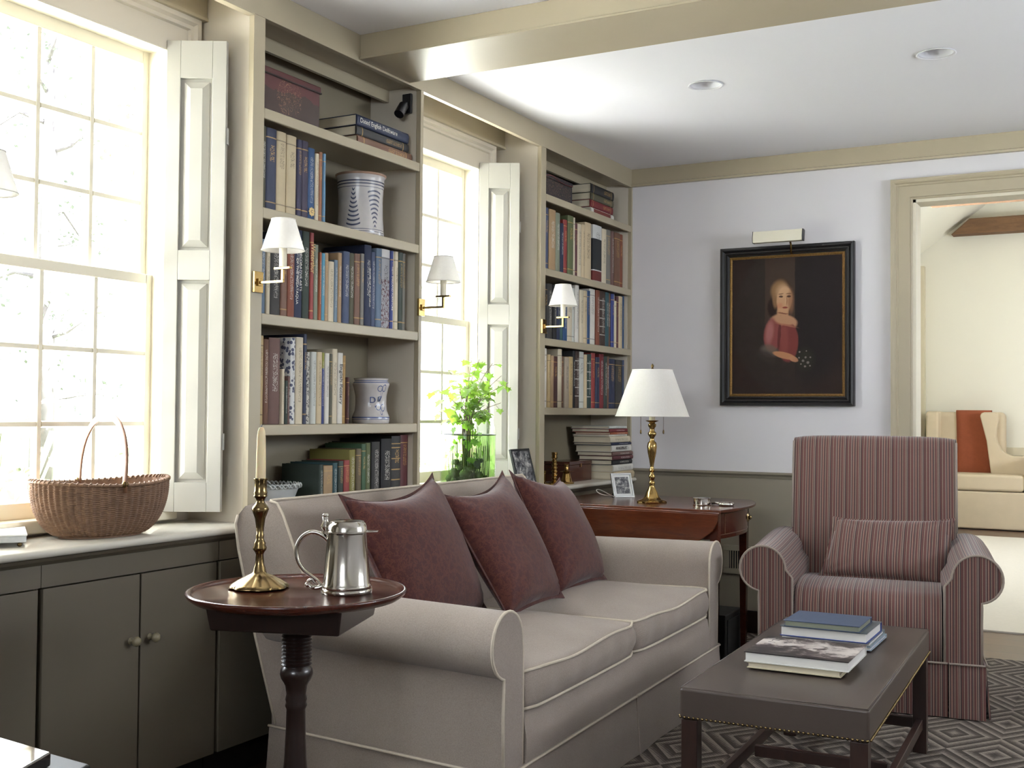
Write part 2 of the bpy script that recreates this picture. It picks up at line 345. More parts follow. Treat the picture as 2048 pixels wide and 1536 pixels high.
# other walls of the room, outside the frame, with invented openings that let in fill light
mb = MB(); mb.box(4.3, -2.6, 0, 4.4, 2.6, 2.52); mb.box(4.3, 4.9, 0, 4.4, YB, 2.52); mb.box(4.3, 2.6, 0, 4.4, 2.75, 2.52); mb.box(4.3, 4.75, 0, 4.4, 4.9, 2.52); mb.box(4.3, 2.75, 0, 4.4, 4.75, 1.5); mb.box(4.3, 2.75, 2.1, 4.4, 4.75, 2.52); mb.box(4.3, 1.5, 2.45, 6.0, 11.5, 2.52); struct('wall_right', mb, WALL)  # opening added for fill; last box is an unseen overhang added to block sun
mb = MB(); mb.box(-.34, -2.6, 0, 1.35, -2.5, 2.52); mb.box(2.85, -2.6, 0, 4.4, -2.5, 2.52); mb.box(1.35, -2.6, 0, 2.85, -2.5, 1.6); mb.box(1.35, -2.6, 2.3, 2.85, -2.5, 2.52); struct('wall_front', mb, WALL)  # high opening behind the camera, added for fill light

# ---------------------------------------------------------------- windows
def window(name, W, cols, wn):
    y0, y1, z0, z1 = W
    w_ = st(bpy.data.objects.new(name, None)); COL.objects.link(w_); w_.location = (-.24, (y0+y1)/2, z0); L = (.24, -(y0+y1)/2, -z0)
    def P(mb, nm, m, **k): return mb.obj(nm, m, w_, loc=L, **k)
    c = .025; yc0, yc1 = y0-.12, y1+.12
    # casing on the wall
    mb = MB(); pr = [(0, .025), (.080, .025), (.084, .034), (.096, .034), (.104, .044), (.120, .044), (.120, 0)]
    pr = [(0, 0)]+pr
    for (o1, d1), (o2, d2) in zip(pr, pr[1:]):
        A = [(-.24+d1, y0-o1, z0), (-.24+d1, y0-o1, z1+o1), (-.24+d1, y1+o1, z1+o1), (-.24+d1, y1+o1, z0)]
        B = [(-.24+d2, y0-o2, z0), (-.24+d2, y0-o2, z1+o2), (-.24+d2, y1+o2, z1+o2), (-.24+d2, y1+o2, z0)]
        mb.add(A+B, [(0, 1, 5, 4), (1, 2, 6, 5), (2, 3, 7, 6)])
    P(mb, 'casing', NICHE, fix=False)
    # jamb lining
    mb = MB(); mb.box(-.33, y0-.001, z0, -.216, y0+.004, z1); mb.box(-.33, y1-.004, z0, -.216, y1+.001, z1); mb.box(-.33, y0, z1-.004, -.216, y1, z1+.001)
    P(mb, 'jamb', CREAM)
    mb = MB(); mb.box(-.33, y0-.06, z0-.035, -.205, y1+.06, z0+.002); P(mb, 'window_sill', CREAM, bevel=.006)
    fw = .026
    g0, g1 = y0+fw, y1-fw; zm = 1.49
    def sash(nm, xa, xb, za, zb, tb, tt):
        mb = MB(); mb.box(xa, y0+.002, za, xb, g0, zb); mb.box(xa, g1, za, xb, y1-.002, zb); mb.box(xa, g0, za, xb, g1, za+tb); mb.box(xa, g0, zb-tt, xb, g1, zb)
        s = P(mb, nm, CREAM, bevel=.003)
        mu = MB(); A, B = za+tb, zb-tt; hw = .0095
        for i in range(1, cols):
            y = g0+(g1-g0)*i/cols; mu.prism([(xb-.004, y-.006), (xb-.012, y-hw), (xa+.004, y-hw), (xa+.004, y+hw), (xb-.012, y+hw), (xb-.004, y+.006)], 'Z', A, B)
        for j in range(1, 3):
            z = A+(B-A)*j/3
            for i in range(cols):
                ya = g0+(g1-g0)*i/cols+hw*(i > 0); yb = g0+(g1-g0)*(i+1)/cols-hw*(i < cols-1)
                mu.prism([(xb-.004, z-.006), (xb-.012, z-hw), (xa+.004, z-hw), (xa+.004, z+hw), (xb-.012, z+hw), (xb-.004, z+.006)], 'Y', ya, yb)
        mo = mu.obj('glazing_bars', CREAM, s, loc=(0, 0, 0))
        for i in range(cols):
            for j in range(3):
                ya = g0+(g1-g0)*i/cols+hw-.001; yb = g0+(g1-g0)*(i+1)/cols-hw+.001; zc = A+(B-A)*j/3+hw-.001; zd = A+(B-A)*(j+1)/3-hw+.001; x = (xa+xb)/2-.004
                MB().add([(x, ya, zc), (x, yb, zc), (x, yb, zd), (x, ya, zd)], [(0, 1, 2, 3)]).obj('pane', PANE, s)
        return s
    sash('upper_sash', -.322, -.290, zm-.012, z1, .030, .042)
    sash('lower_sash', -.292, -.262, z0, zm+.014, .045, .030)
    return w_
window('window_1', W1, 4, 1); window('window_2', W2, 3, 2)
# pelmet boxes with a bead below the header
for nm, (a, b_) in (('trim_7', (1.69, 2.648)), ('trim_8', (3.597, 4.578))):
    mb = MB(); mb.box(-.2395, a, 2.318, -.188, b_-.001, ZC); mb.box(-.2395, a, 2.306, -.184, b_-.001, 2.318); struct(nm, mb, TRIM, bevel=.002)

# interior shutters folded back beside each window
def shutter(loc, ang, zb, zt, L):
    t = thing('interior_shutter', L, 'shutter', (loc[0], loc[1], zb), ang, 'panelled window shutters')
    wd, H, th = .180, zt-zb, .024
    # rails and stiles with two raised panels; local x = width, y = thickness (-y faces the room)
    s0 = .042; rails = [(0, .088), (H*.5-.045+.03, H*.5+.045+.03), (H-.115, H)]
    mb = MB(); mb.box(0, 0, 0, s0, th, H); mb.box(wd-s0, 0, 0, wd, th, H)
    for a, b2 in rails: mb.box(s0, 0, a, wd-s0, th, b2)
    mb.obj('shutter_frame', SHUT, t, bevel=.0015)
    for a, b2 in ((rails[0][1], rails[1][0]), (rails[1][1], rails[2][0])):
        p = MB(); x0, x1 = s0, wd-s0; i1, i2 = .010, .030
        A = [(x0, .013, a), (x1, .013, a), (x1, .013, b2), (x0, .013, b2)]; B = [(x0+i1, .013, a+i1), (x1-i1, .013, a+i1), (x1-i1, .013, b2-i1), (x0+i1, .013, b2-i1)]
        C2 = [(x0+i1, .010, a+i1), (x1-i1, .010, a+i1), (x1-i1, .010, b2-i1), (x0+i1, .010, b2-i1)]; D = [(x0+i2, .002, a+i2), (x1-i2, .002, a+i2), (x1-i2, .002, b2-i2), (x0+i2, .002, b2-i2)]
        q = [(0, 1, 5, 4), (1, 2, 6, 5), (2, 3, 7, 6), (3, 0, 4, 7)]
        p.add(A+B, q); p.add(B+C2, q); p.add(C2+D, q); p.add(D, [(0, 1, 2, 3)]); p.add([(x0, .018, a), (x1, .018, a), (x1, .018, b2), (x0, .018, b2)], [(0, 3, 2, 1)])
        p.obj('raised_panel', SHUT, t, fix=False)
    # second leaf folded behind
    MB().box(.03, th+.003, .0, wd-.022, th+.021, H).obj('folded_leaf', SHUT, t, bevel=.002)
    for z in (H*.78, H*.13):
        hb = MB(); hb.lathe([(.004, 0), (.004, .05)], 10, (wd+.002, th*.5, z)); hb.box(wd-.002, th*.5-.002, z, wd+.003, th+.008, z+.05); hb.obj('hinge', SHUT, t)
    return t
A0 = math.atan2(.49, .87)
shutter((-.212, 2.502), A0, .792, 2.212, 'tall off-white panelled shutter folded back by the large near window')
shutter((-.212, 4.386), math.atan2(.47, .88), .792, 2.212, 'off-white panelled shutter folded back beside the potted vine')

# ---------------------------------------------------------------- base cabinets, counter
t = thing('countertop', 'long glossy taupe painted countertop running under the windows and bookcases', 'countertop', (0, 0, 0))
mb = MB(); zt, zb = CT, CT-.022
prof = [(-.235, zb), (.022, zb), (.029, zb+.004), (.032, zb+.011), (.029, zb+.018), (.022, zt), (-.235, zt)]
mb.prism(prof, 'Y', .6, YB-.001); mb.obj('worktop', COUNTER, t, smooth='a', angle=50)
mb = MB(); mb.prism([(-.002, zb-.001), (.020, zb-.001), (.014, zb-.010), (.006, zb-.016), (.001, zb-.02)], 'Y', .6, YB-.001); mb.obj('cove_moulding', TRIM_SHADED, t)
CABS = [('base_cabinet', 1.285, 1.91, [(1.29, 1.592, 1), (1.598, 1.903, 0)], 'taupe base cabinet at the left edge, one plain door showing'),
        ('base_cabinet', 1.912, 2.526, [(1.918, 2.228, 1), (2.234, 2.520, 0)], 'taupe two-door base cabinet under the basket and shutter'),
        ('base_cabinet', 2.53, 3.595, [(2.536, 3.06, None), (3.066, 3.588, None)], 'taupe base cabinet hidden behind the sofa under the left bookcase'),
        ('base_cabinet', 3.60, YB-.03, [(3.606, 4.6, None), (4.606, YB-.036, None)], 'taupe base cabinet in the corner behind the drop-leaf table')]
for nm, a, b_, doors, L in CABS:
    t = thing(nm, L, 'cabinet', (0, (a+b_)/2, 0), group='built-in base cabinets'); o = -(a+b_)/2
    MB().box(-.235, a+o, .10, -.020, b_+o, CT-.024).obj('body', TRIM_SHADED, t)
    MB().box(-.020, a+o, .660, 0, b_+o, CT-.024).obj('top_rail', TRIM_SHADED, t)
    MB().box(-.235, a+o, 0, -.05, b_+o, .10).obj('toe_kick', TOE, t)
    for (c, d, k) in doors:
        dd = MB().box(-.019, c+o, .103, 0, d+o, .656).obj('door' if k is not None else 'panel', TRIM_SHADED, t, bevel=.0015)
        if k is not None:
            yk = (d-.030 if k else c+.032)+o
            mb = MB(); pr = [(.009, 0), (.008, .003), (.0045, .007), (.005, .012), (.0115, .017), (.0135, .024), (.010, .031), (.004, .034)]
            n = 20; vs = []; fs = []
            for (r, x) in pr:
                for i in range(n): vs.append((x, yk+r*math.cos(2*PI*i/n), .483+r*math.sin(2*PI*i/n)))
            for j in range(len(pr)-1):
                for i in range(n): fs.append((j*n+i, j*n+(i+1) % n, (j+1)*n+(i+1) % n, (j+1)*n+i))
            fs.append(tuple((len(pr)-1)*n+i for i in range(n))); mb.add(vs, fs); mb.obj('knob', mat('painted_knob', (126, 116, 92), .3), dd, smooth=True)

# ---------------------------------------------------------------- bookcases
def bookcase(Y0, Y1, yl, yr, shelves, L, nm='bookcase'):
    t = thing(nm, L, 'bookcase', (-.118, (Y0+Y1)/2, CT), group='built-in bookcases'); lo = (.118, -(Y0+Y1)/2, -CT)
    def P(mb, n_, m=TRIM, **k): return mb.obj(n_, m, t, loc=lo, **k)
    P(MB().box(-.239, Y0+.001, CT, -.020, Y0+.02, 2.398), 'side_panel', NICHE if nm == 'bookcase' else NICHE)
    P(MB().box(-.239, Y1-.02, CT, -.020, Y1-.001, 2.398), 'side_panel', NICHE)
    P(MB().box(-.239, yl-.004, CT, -.020, yl, 2.31), 'inner_lining'); P(MB().box(-.239, yr, CT, -.020, yr+.004, 2.31), 'inner_lining')
    P(MB().box(-.239, Y0+.02, CT, -.230, Y1-.02, 2.398), 'back_panel', mat('shade_darkened_back_panel', (128, 118, 98), .5))  # taupe darkened in the colour for the shade deep in the shelves
    P(MB().box(-.020, Y0, CT, 0, yl, 2.305), 'stile', bevel=.0015); P(MB().box(-.020, yr, CT, 0, Y1, 2.305), 'stile', bevel=.0015)
    P(MB().box(-.230, Y0+.02, 2.32, -.02, Y1-.02, 2.335), 'top_panel'); P(MB().box(-.16, Y0+.02, 2.275, -.145, Y1-.02, 2.32), 'valance')
    for z in shelves:
        P(MB().box(-.229, yl+.001, z-.018, -.016, yr-.001, z), 'shelf'); P(MB().box(-.016, yl+.001, z-.034, -.001, yr-.001, z), 'shelf_edge', bevel=.004)
    for yy in (yr,):
        mb = MB()
        for x in (-.195, -.045):
            z = CT+.06
            while z < 2.26:
                if all(not (s-.034 < z < s+.003) for s in shelves):
                    n = 6; mb.add([(x+.0028*math.cos(2*PI*i/n), yy-.0006, z+.0028*math.sin(2*PI*i/n)) for i in range(n)], [tuple(range(n))])
                z += .0127
        P(mb, 'peg_holes', BLACKM, fix=False)['kind'] = 'stuff'
    return t
SH1 = [2.030, 1.722, 1.395, 1.053]; SH2 = [2.098, 1.757, 1.437, 1.12]
bookcase(2.648, 3.597, 2.700, 3.578, SH1, 'taupe built-in bookcase between the two windows')
bookcase(4.578, YB, 4.628, YB-.016, SH2, 'taupe built-in bookcase in the far corner beside the painting wall')
bookcase(.6, 1.69, .65, 1.64, SH1, 'taupe built-in bookcase left of the near window')
# electrical outlet on back panel of first bookcase
t = thing('wall_outlet', 'painted double electrical outlet plate on the bookcase back, behind the bowl', 'outlet', (-.2295, 2.93, .905))
MB().box(0, -.036, -.058, .004, .036, .058).obj('plate', TRIM, t, bevel=.002)
mb = MB()
for z in (-.02, .02):
    for y in (-.006, .006): mb.box(.0038, y-.0012, z-.006, .0046, y+.0012, z+.006)
mb.obj('slots', BLACKM, t)
# vent register on the back wall
t = thing('vent_register', 'pale painted wall register with vertical louvres behind the drop-leaf table', 'vent', (.60, YB-.012, .36))
mb = MB(); mb.box(-.085, -.012, -.072, .11, 0, -.045); mb.box(-.085, -.012, .045, .11, 0, .072); mb.box(-.085, -.012, -.045, -.055, 0, .045); mb.box(.085, -.012, -.045, .11, 0, .045)
mb.obj('plate', mat('pale_taupe_board', (150, 142, 124)), t, bevel=.002)
mb = MB(); [mb.box(-.05+i*.012, -.010, -.045, -.046+i*.012, -.004, .045) for i in range(12)]; mb.obj('louvres', TRIM, t); MB().box(-.055, -.002, -.045, .085, -.0005, .045).obj('duct_opening', BLACKM, t)
t = thing('wall_outlet', 'pale outlet plate low on the wall behind the striped armchair', 'outlet', (.88, YB-.012, .40)); MB().box(-.04, -.004, -.03, .04, 0, .03).obj('plate', TRIM, t, bevel=.002)
# ---------------------------------------------------------------- rug
mb = MB(); mb.box(.30, .3, 0.0005, 4.0, 5.575, .009); r = mb.obj('area_rug', RUG, bevel=.003); tag(r, 'large grey-brown area rug woven with concentric diamonds under the sofa and ottoman', 'rug')
c = MB().box(.7, 6.30, -.0035, 4.3, 11.2, .008).obj('pale_carpet', CARPET, bevel=.003); tag(c, 'pale wool carpet on the floor of the room beyond the doorway', 'carpet')

# ---------------------------------------------------------------- sofa
SO = (.5377, 3.403); SR = math.radians(1.72)
sofa = thing('sofa', 'oatmeal linen two-cushion sofa with rolled arms and pleated skirt', 'sofa', (SO[0], SO[1], 0), SR)
def yh(lx): return .812+.104*(lx+.393)/.793
def smoothcap(poly, n=1): return poly
# rolled arm profile in (outward distance o from the body side plane, z); o=0 is outer side of panel, inner = -thickness
def arm_profile(T=.105, ro=.084, zc=.515, co=-.018, zb=.195):
    p = [(-T, zb), (-T, zc-.03)]
    p += arc(co, zc, ro, 180, -77, 22)
    p += [(.001, zc-.10), (.004, .34), (.0, zb)]
    return p
def arm(sgn, parent, yfun, xs, prof, mat_roll, mat_panel, mat_pipe, name='arm', zs=None, nose=.012):
    m = MB(); n = len(prof); k = len(xs)
    for i, x in enumerate(xs):
        for (o, z) in prof:
            dz = (zs[i] if zs else 0)*(1 if z > .3 else 0)
            m.v.append((x, sgn*(yfun(x)+o), z+dz))
    for i in range(k-1):
        for j in range(n): m.f.append((i*n+j, i*n+(j+1) % n, (i+1)*n+(j+1) % n, (i+1)*n+j)); m.mi.append(0)
    m.f.append(tuple(range(n))); m.mi.append(0); m.f.append(tuple((k-1)*n+j for j in range(n))); m.mi.append(0)
    a = m.obj(name, mat_roll, parent, smooth='a', angle=50)
    xf = xs[-1]; cx = sum(o for o, z in prof)/n; 
    p = MB(); inner = []
    for (o, z) in prof: p.v.append((xf+.001, sgn*(yfun(xf)+o), z+(zs[-1] if zs and z > .3 else 0)))
    cen = [(-.05, .52)]
    for (o, z) in prof:
        p.v.append((xf+.005, sgn*(yfun(xf)+o), z+(zs[-1] if zs and z > .3 else 0)))
    for j in range(n): p.f.append((j, (j+1) % n, n+(j+1) % n, n+j)); p.mi.append(0)
    p.f.append(tuple(range(n, 2*n))); p.mi.append(0)
    p.obj('arm_front_panel', mat_panel, a, smooth='a', angle=60)
    MB().tube([(xf+.003, sgn*(yfun(xf)+o*1.0), z+(zs[-1] if zs and z > .3 else 0)) for (o, z) in prof], .0042, 8).obj('piping', mat_pipe, a, smooth=True)
    return a
XS = [-.40, -.30, -.2, -.1, 0, .1, .2, .3, .36, .398]
for s in (-1, 1): arm(s, sofa, yh, XS, arm_profile(), LINEN, LINEN, PIPE)
# base rail and deck
m = MB(); pts = []
m.prism([(-.395, .19), (.404, .19), (.408, .215), (.408, .26), (.400, .31), (.38, .326), (-.395, .33)], 'Y', -.80, .80)
m.obj('base_rail', LINEN, sofa, smooth='a', bevel=0, angle=50)
# back: lofted reclined block with rolled top
def back():
    prof = [(-.385, .20, .812), (-.435, .45, .845), (-.478, .70, .872), (-.484, .772, .878), (-.480, .797, .874), (-.470, .821, .856), (-.440, .833, .838), (-.41, .837, .822), (-.392, .830, .812), (-.375, .80, .806), (-.29, .60, .80), (-.235, .45, .795), (-.20, .30, .79), (-.2, .20, .79)]
    n = len(prof); ny = 15; m = MB()
    for i in range(ny):
        u = -1+2*i/(ny-1)
        for (x, z, h) in prof:
            b = .012*(1-u*u) if (z > .4 and x > -.4) else 0
            m.v.append((x+b, u*h, z))
    for i in range(ny-1):
        for j in range(n): m.f.append((i*n+j, i*n+(j+1) % n, (i+1)*n+(j+1) % n, (i+1)*n+j)); m.mi.append(0)
    m.f.append(tuple(range(n))); m.f.append(tuple((ny-1)*n+j for j in range(n))); m.mi += [0, 0]
    b = m.obj('backrest', LINEN, sofa, smooth='a', angle=60)
    for s in (-1, 1):
        MB().tube([(x+.001, s*(h+.001), z) for (x, z, h) in prof[7:13]], .004, 8).obj('piping', PIPE, b, smooth=True)
        MB().tube([(x-.001, s*(h+.001), z) for (x, z, h) in prof[0:5]], .004, 8).obj('piping', PIPE, b, smooth=True)
    x, z, h = prof[7]; MB().tube([(x+.004+.012*(1-(u/10)**2), u/10*h, z+.001) for u in range(-10, 11)], .004, 8).obj('piping', PIPE, b, smooth=True)
back()
def cushion(parent, name, x0, x1, ya0, ya1, yb0, yb1, z0, z1, crown, m_, pipe=None, seed=0, fb=.014, wr=.004):
    """box cushion: back edge spans ya0..ya1 at x0, front edge yb0..yb1 at x1"""
    N = 28; rnd = random.Random(seed); ph = [rnd.uniform(0, 6) for _ in range(6)]
    def plan(u, v, k):  # u: back->front, v: side
        x = x0+(x1-x0)*u; a = ya0+(yb0-ya0)*u; b = ya1+(yb1-ya1)*u
        # rounded corners in plan
        uu, vv = 2*u-1, 2*v-1
        x += fb*k*(1-vv**4)*(1 if u > .5 else -.3)*abs(uu)**3
        y = a+(b-a)*v
        cr = max(0, abs(uu)+abs(vv)-1.86)/.14
        x -= (1 if uu > 0 else -1)*cr*.010; y -= (1 if vv > 0 else -1)*cr*.010
        return x, y
    def top(u, v):
        x, y = plan(u, v, 1); uu, vv = 2*u-1, 2*v-1
        h = crown*(1-abs(uu)**2.6)*(1-abs(vv)**3)
        h += wr*math.sin(v*31+ph[0]+u*3)*max(0, uu)**2*(1-abs(uu)**10)*.8
        h += .006*math.sin(3*u+ph[1])*math.sin(5*v+ph[2])*(1-uu**4)*(1-vv**4)
        e = .006*math.sin(v*9+ph[3])*(u > .9)*(1-abs(vv)**6)
        return (x, y, z1+h+e)
    def bot(u, v):
        x, y = plan(u, v, .6); return (x, y, z0)
    mb = MB(); mb.grid(top, N, N); mb.grid(bot, N, N)
    ring = [(i/(N-1), 0) for i in range(N)]+[(1, j/(N-1)) for j in range(1, N)]+[(i/(N-1), 1) for i in range(N-2, -1, -1)]+[(0, j/(N-1)) for j in range(N-2, 0, -1)]
    M = 7; vs = []; L = len(ring)
    for k in range(M):
        w_ = k/(M-1); bulge = math.sin(PI*w_)*.012
        for (u, v) in ring:
            a = Vector(top(u, v)); b = Vector(bot(u, v)); p = b.lerp(a, w_); nx = (1 if u > .99 else -1 if u < .01 else 0); ny = (1 if v > .99 else -1 if v < .01 else 0)
            wv = .004*math.sin(v*37+ph[4])*math.sin(PI*w_)*(u > .99)
            p += Vector((nx*(bulge+wv), ny*bulge, 0)); vs.append(p)
    fs = [(k*L+i, k*L+(i+1) % L, (k+1)*L+(i+1) % L, (k+1)*L+i) for k in range(M-1) for i in range(L)]
    mb.add(vs, fs); o = mb.obj(name, m_, parent, smooth=True)
    bm = bmesh.new(); bm.from_mesh(o.data); bmesh.ops.remove_doubles(bm, verts=bm.verts, dist=.0006); bmesh.ops.recalc_face_normals(bm, faces=bm.faces); bm.to_mesh(o.data); bm.free()
    if pipe:
        for fn in (top, bot):
            MB().tube([Vector(fn(u, v))+Vector(((.003 if u > .99 else -.003 if u < .01 else 0), (.003 if v > .99 else -.003 if v < .01 else 0), 0)) for (u, v) in ring], .0042, 7, closed=True).obj('piping', pipe, o, smooth=True)
    return o
cushion(sofa, 'seat_cushion', -.22, .402, -.728, .002, -.800, .002, .332, .428, .042, LINEN, PIPE, 1)
cushion(sofa, 'seat_cushion', -.22, .402, .004, .728, .006, .800, .332, .428, .042, LINEN, PIPE, 2)
# skirt: panels with a kick pleat at the middle and corners
def skirt(parent, path, z0, z1, m_, pm, nm='skirt', th=.006, flare=.012, ph=0):
    k = len(path); vs = []; fs = []; n = 6
    cum = [0]
    for a, b in zip(path, path[1:]): cum.append(cum[-1]+(Vector(b)-Vector(a)).length)
    def nrm(i):
        a = Vector(path[max(0, i-1)]); b = Vector(path[min(k-1, i+1)]); d = (b-a).normalized(); return Vector((d.y, -d.x))
    mb = MB()
    for side in (0, 1):
        for i, p in enumerate(path):
            nn = nrm(i)
            for j in range(n):
                w_ = j/(n-1); off = flare*(1-w_)+(.004*math.sin(cum[i]*14+ph)*(1-w_))-th*side
                vs.append((p[0]+nn.x*off, p[1]+nn.y*off, z0+(z1-z0)*w_))
    S = k*n
    for i in range(k-1):
        for j in range(n-1):
            a = i*n+j; fs.append((a, a+n, a+n+1, a+1)); fs.append((S+a, S+a+1, S+a+n+1, S+a+n))
        fs.append((i*n, S+i*n, S+(i+1)*n, (i+1)*n)); fs.append((i*n+n-1, (i+1)*n+n-1, S+(i+1)*n+n-1, S+i*n+n-1))
    for i in (0, k-1):
        for j in range(n-1): fs.append((i*n+j, i*n+j+1, S+i*n+j+1, S+i*n+j))
    mb.add(vs, fs); o = mb.obj(nm, m_, parent, smooth='a', angle=50)
    MB().tube([(p[0]+nrm(i).x*.004, p[1]+nrm(i).y*.004, z1-.002) for i, p in enumerate(path)], .0038, 7).obj('piping', pm, o, smooth=True)
    return o
def seg(a, b, n=9): return [(a[0]+(b[0]-a[0])*i/(n-1), a[1]+(b[1]-a[1])*i/(n-1)) for i in range(n)]
F = .409
skirt(sofa, seg((F, -.918), (F, -.004), 14), .013, .198, LINEN, PIPE)
skirt(sofa, seg((F, .004), (F, .918), 14), .013, .198, LINEN, PIPE, ph=2)
skirt(sofa, seg((-.40, -.822), (F, -.924), 12), .013, .198, LINEN, PIPE, ph=1)
skirt(sofa, seg((F, .924), (-.40, .822), 12), .013, .198, LINEN, PIPE, ph=1)
skirt(sofa, seg((F-.012, -.06), (F-.012, .06), 4), .013, .196, LINEN, PIPE, 'pleat_insert')
MB().box(-.40, -.80, .055, .38, .80, .197).obj('under_frame', DKWOOD, sofa)
for sx in (-.33, .33):
    for sy in (-.74, .74): MB().lathe([(.022, .0095), (.028, .06)], 12, (sx, sy, 0)).obj('foot', DKWOOD, sofa)

# ---------------------------------------------------------------- pillows from their four corners
def pillow(name, label, cat, TL, TR, BR, BL, puff, m_, seed=0, parent=None, group=None, ear=.05, zmin=None, bend=0):
    TL, TR, BR, BL = map(Vector, (TL, TR, BR, BL)); c = (TL+TR+BR+BL)/4; nrm = (TR-BL).cross(TL-BR).normalized()
    if nrm.dot(Vector((2.3, 0, 1))-c) < 0: nrm = -nrm
    rnd = random.Random(seed); ph = [rnd.uniform(0, 6) for _ in range(9)]; N = 36
    def base(u, v):
        p = (BL*(1-u)+BR*u)*(1-v)+(TL*(1-u)+TR*u)*v; a, b = 2*u-1, 2*v-1
        pin = ear*(1-a*a)*abs(b)**3; pin2 = ear*.10*(1-b*b)*abs(a)**3     # edges pulled in between the corners
        up = ((TL+TR)-(BL+BR)).normalized(); rt = ((TR+BR)-(TL+BL)).normalized()
        p = p-up*(pin*(1 if b > 0 else -.25))-rt*(pin2*(1 if a > 0 else -1))
        return p, a, b
    def surf(s):
        def fn(u, v):
            p, a, b = base(u, v); h = puff*((1-a*a)*(1-b*b))**.42*(1 if s > 0 else .8)
            h += puff*.07*(math.sin(3.1*a+ph[0]+2.3*b)*.6+math.sin(5.3*b+3*a*b+ph[1])*.35+math.sin(9*a*b+ph[2]+4*a)*.2)*(1-a*a)*(1-b*b); rr = math.hypot(1-abs(a), 1-abs(b)); h += .006*math.sin(math.atan2(1-abs(b), 1-abs(a)+.001)*9+ph[4])*math.exp(-rr*3.2)*min(1, rr*5)
            sag = -.03*(1-v)*(1-a*a)*0
            q = p+nrm*(s*h)+nrm*(bend*(b*b)+.0)
            if zmin is not None and q.z < zmin: q.z = zmin+(q.z-zmin)*.08
            return q
        return fn
    mb = MB(); mb.grid(surf(1), N, N); mb.grid(surf(-1), N, N)
    o = mb.obj(name, m_, parent, smooth=True)
    bm = bmesh.new(); bm.from_mesh(o.data); bmesh.ops.remove_doubles(bm, verts=bm.verts, dist=.0008); bmesh.ops.recalc_face_normals(bm, faces=bm.faces); bm.to_mesh(o.data); bm.free()
    # self flange along the seam
    fl = []; inn = []
    ring = [(i/20, 1) for i in range(21)]+[(1, 1-i/20) for i in range(1, 21)]+[(1-i/20, 0) for i in range(1, 21)]+[(0, i/20) for i in range(1, 20)]
    cc = c
    for (u, v) in ring:
        q = surf(1)(u, v); d = (q-cc); d -= nrm*d.dot(nrm); d.normalize(); inn.append(q-d*.004); e = q+d*(.010+.012*(abs(2*u-1)**8*abs(2*v-1)**8))
        if zmin is not None: e.z = max(e.z, zmin-.002)
        fl.append(e)
    n = len(ring); f = MB(); vs = [p+nrm*.0012 for p in inn+fl]+[p-nrm*.0012 for p in inn+fl]
    fs = []
    for i in range(n):
        j = (i+1) % n; fs += [(i, j, n+j, n+i), (2*n+i, 3*n+i, 3*n+j, 2*n+j), (n+i, n+j, 3*n+j, 3*n+i)]
    f.add(vs, fs); f.obj('flange', m_, o, smooth='a')
    if label: tag(o, label, cat, group)
    return o
G = 'rust brown damask cushions on the sofa'
pillow('throw_pillow', 'rust-brown damask throw pillow nearest the silver tankard, leftmost of the sofa three', 'pillow', (.37, 2.63, .85), (.335, 3.15, .885), (.53, 3.16, .478), (.56, 2.68, .47), .085, RUST, 1, group=G, zmin=.462, ear=.050)
pillow('throw_pillow', 'middle rust-brown damask throw pillow on the sofa, between the other two', 'pillow', (.385, 3.13, .83), (.355, 3.59, .875), (.62, 3.53, .475), (.64, 3.12, .465), .08, RUST, 2, group=G, zmin=.462, ear=.050)
pillow('throw_pillow', 'rust-brown damask throw pillow nearest the lamp, leaning at the far end of the sofa', 'pillow', (.37, 3.64, .875), (.31, 4.15, .825), (.565, 4.02, .472), (.58, 3.6, .465), .085, RUST, 3, group=G, zmin=.462, ear=.050)

# ---------------------------------------------------------------- armchair
AR = math.atan2(.15, .989)
ch = thing('armchair', 'red and beige striped rolled-arm armchair with a pleated skirt, facing the camera', 'armchair', (1.865-.395*.989, 4.43-.395*.15, 0), AR)
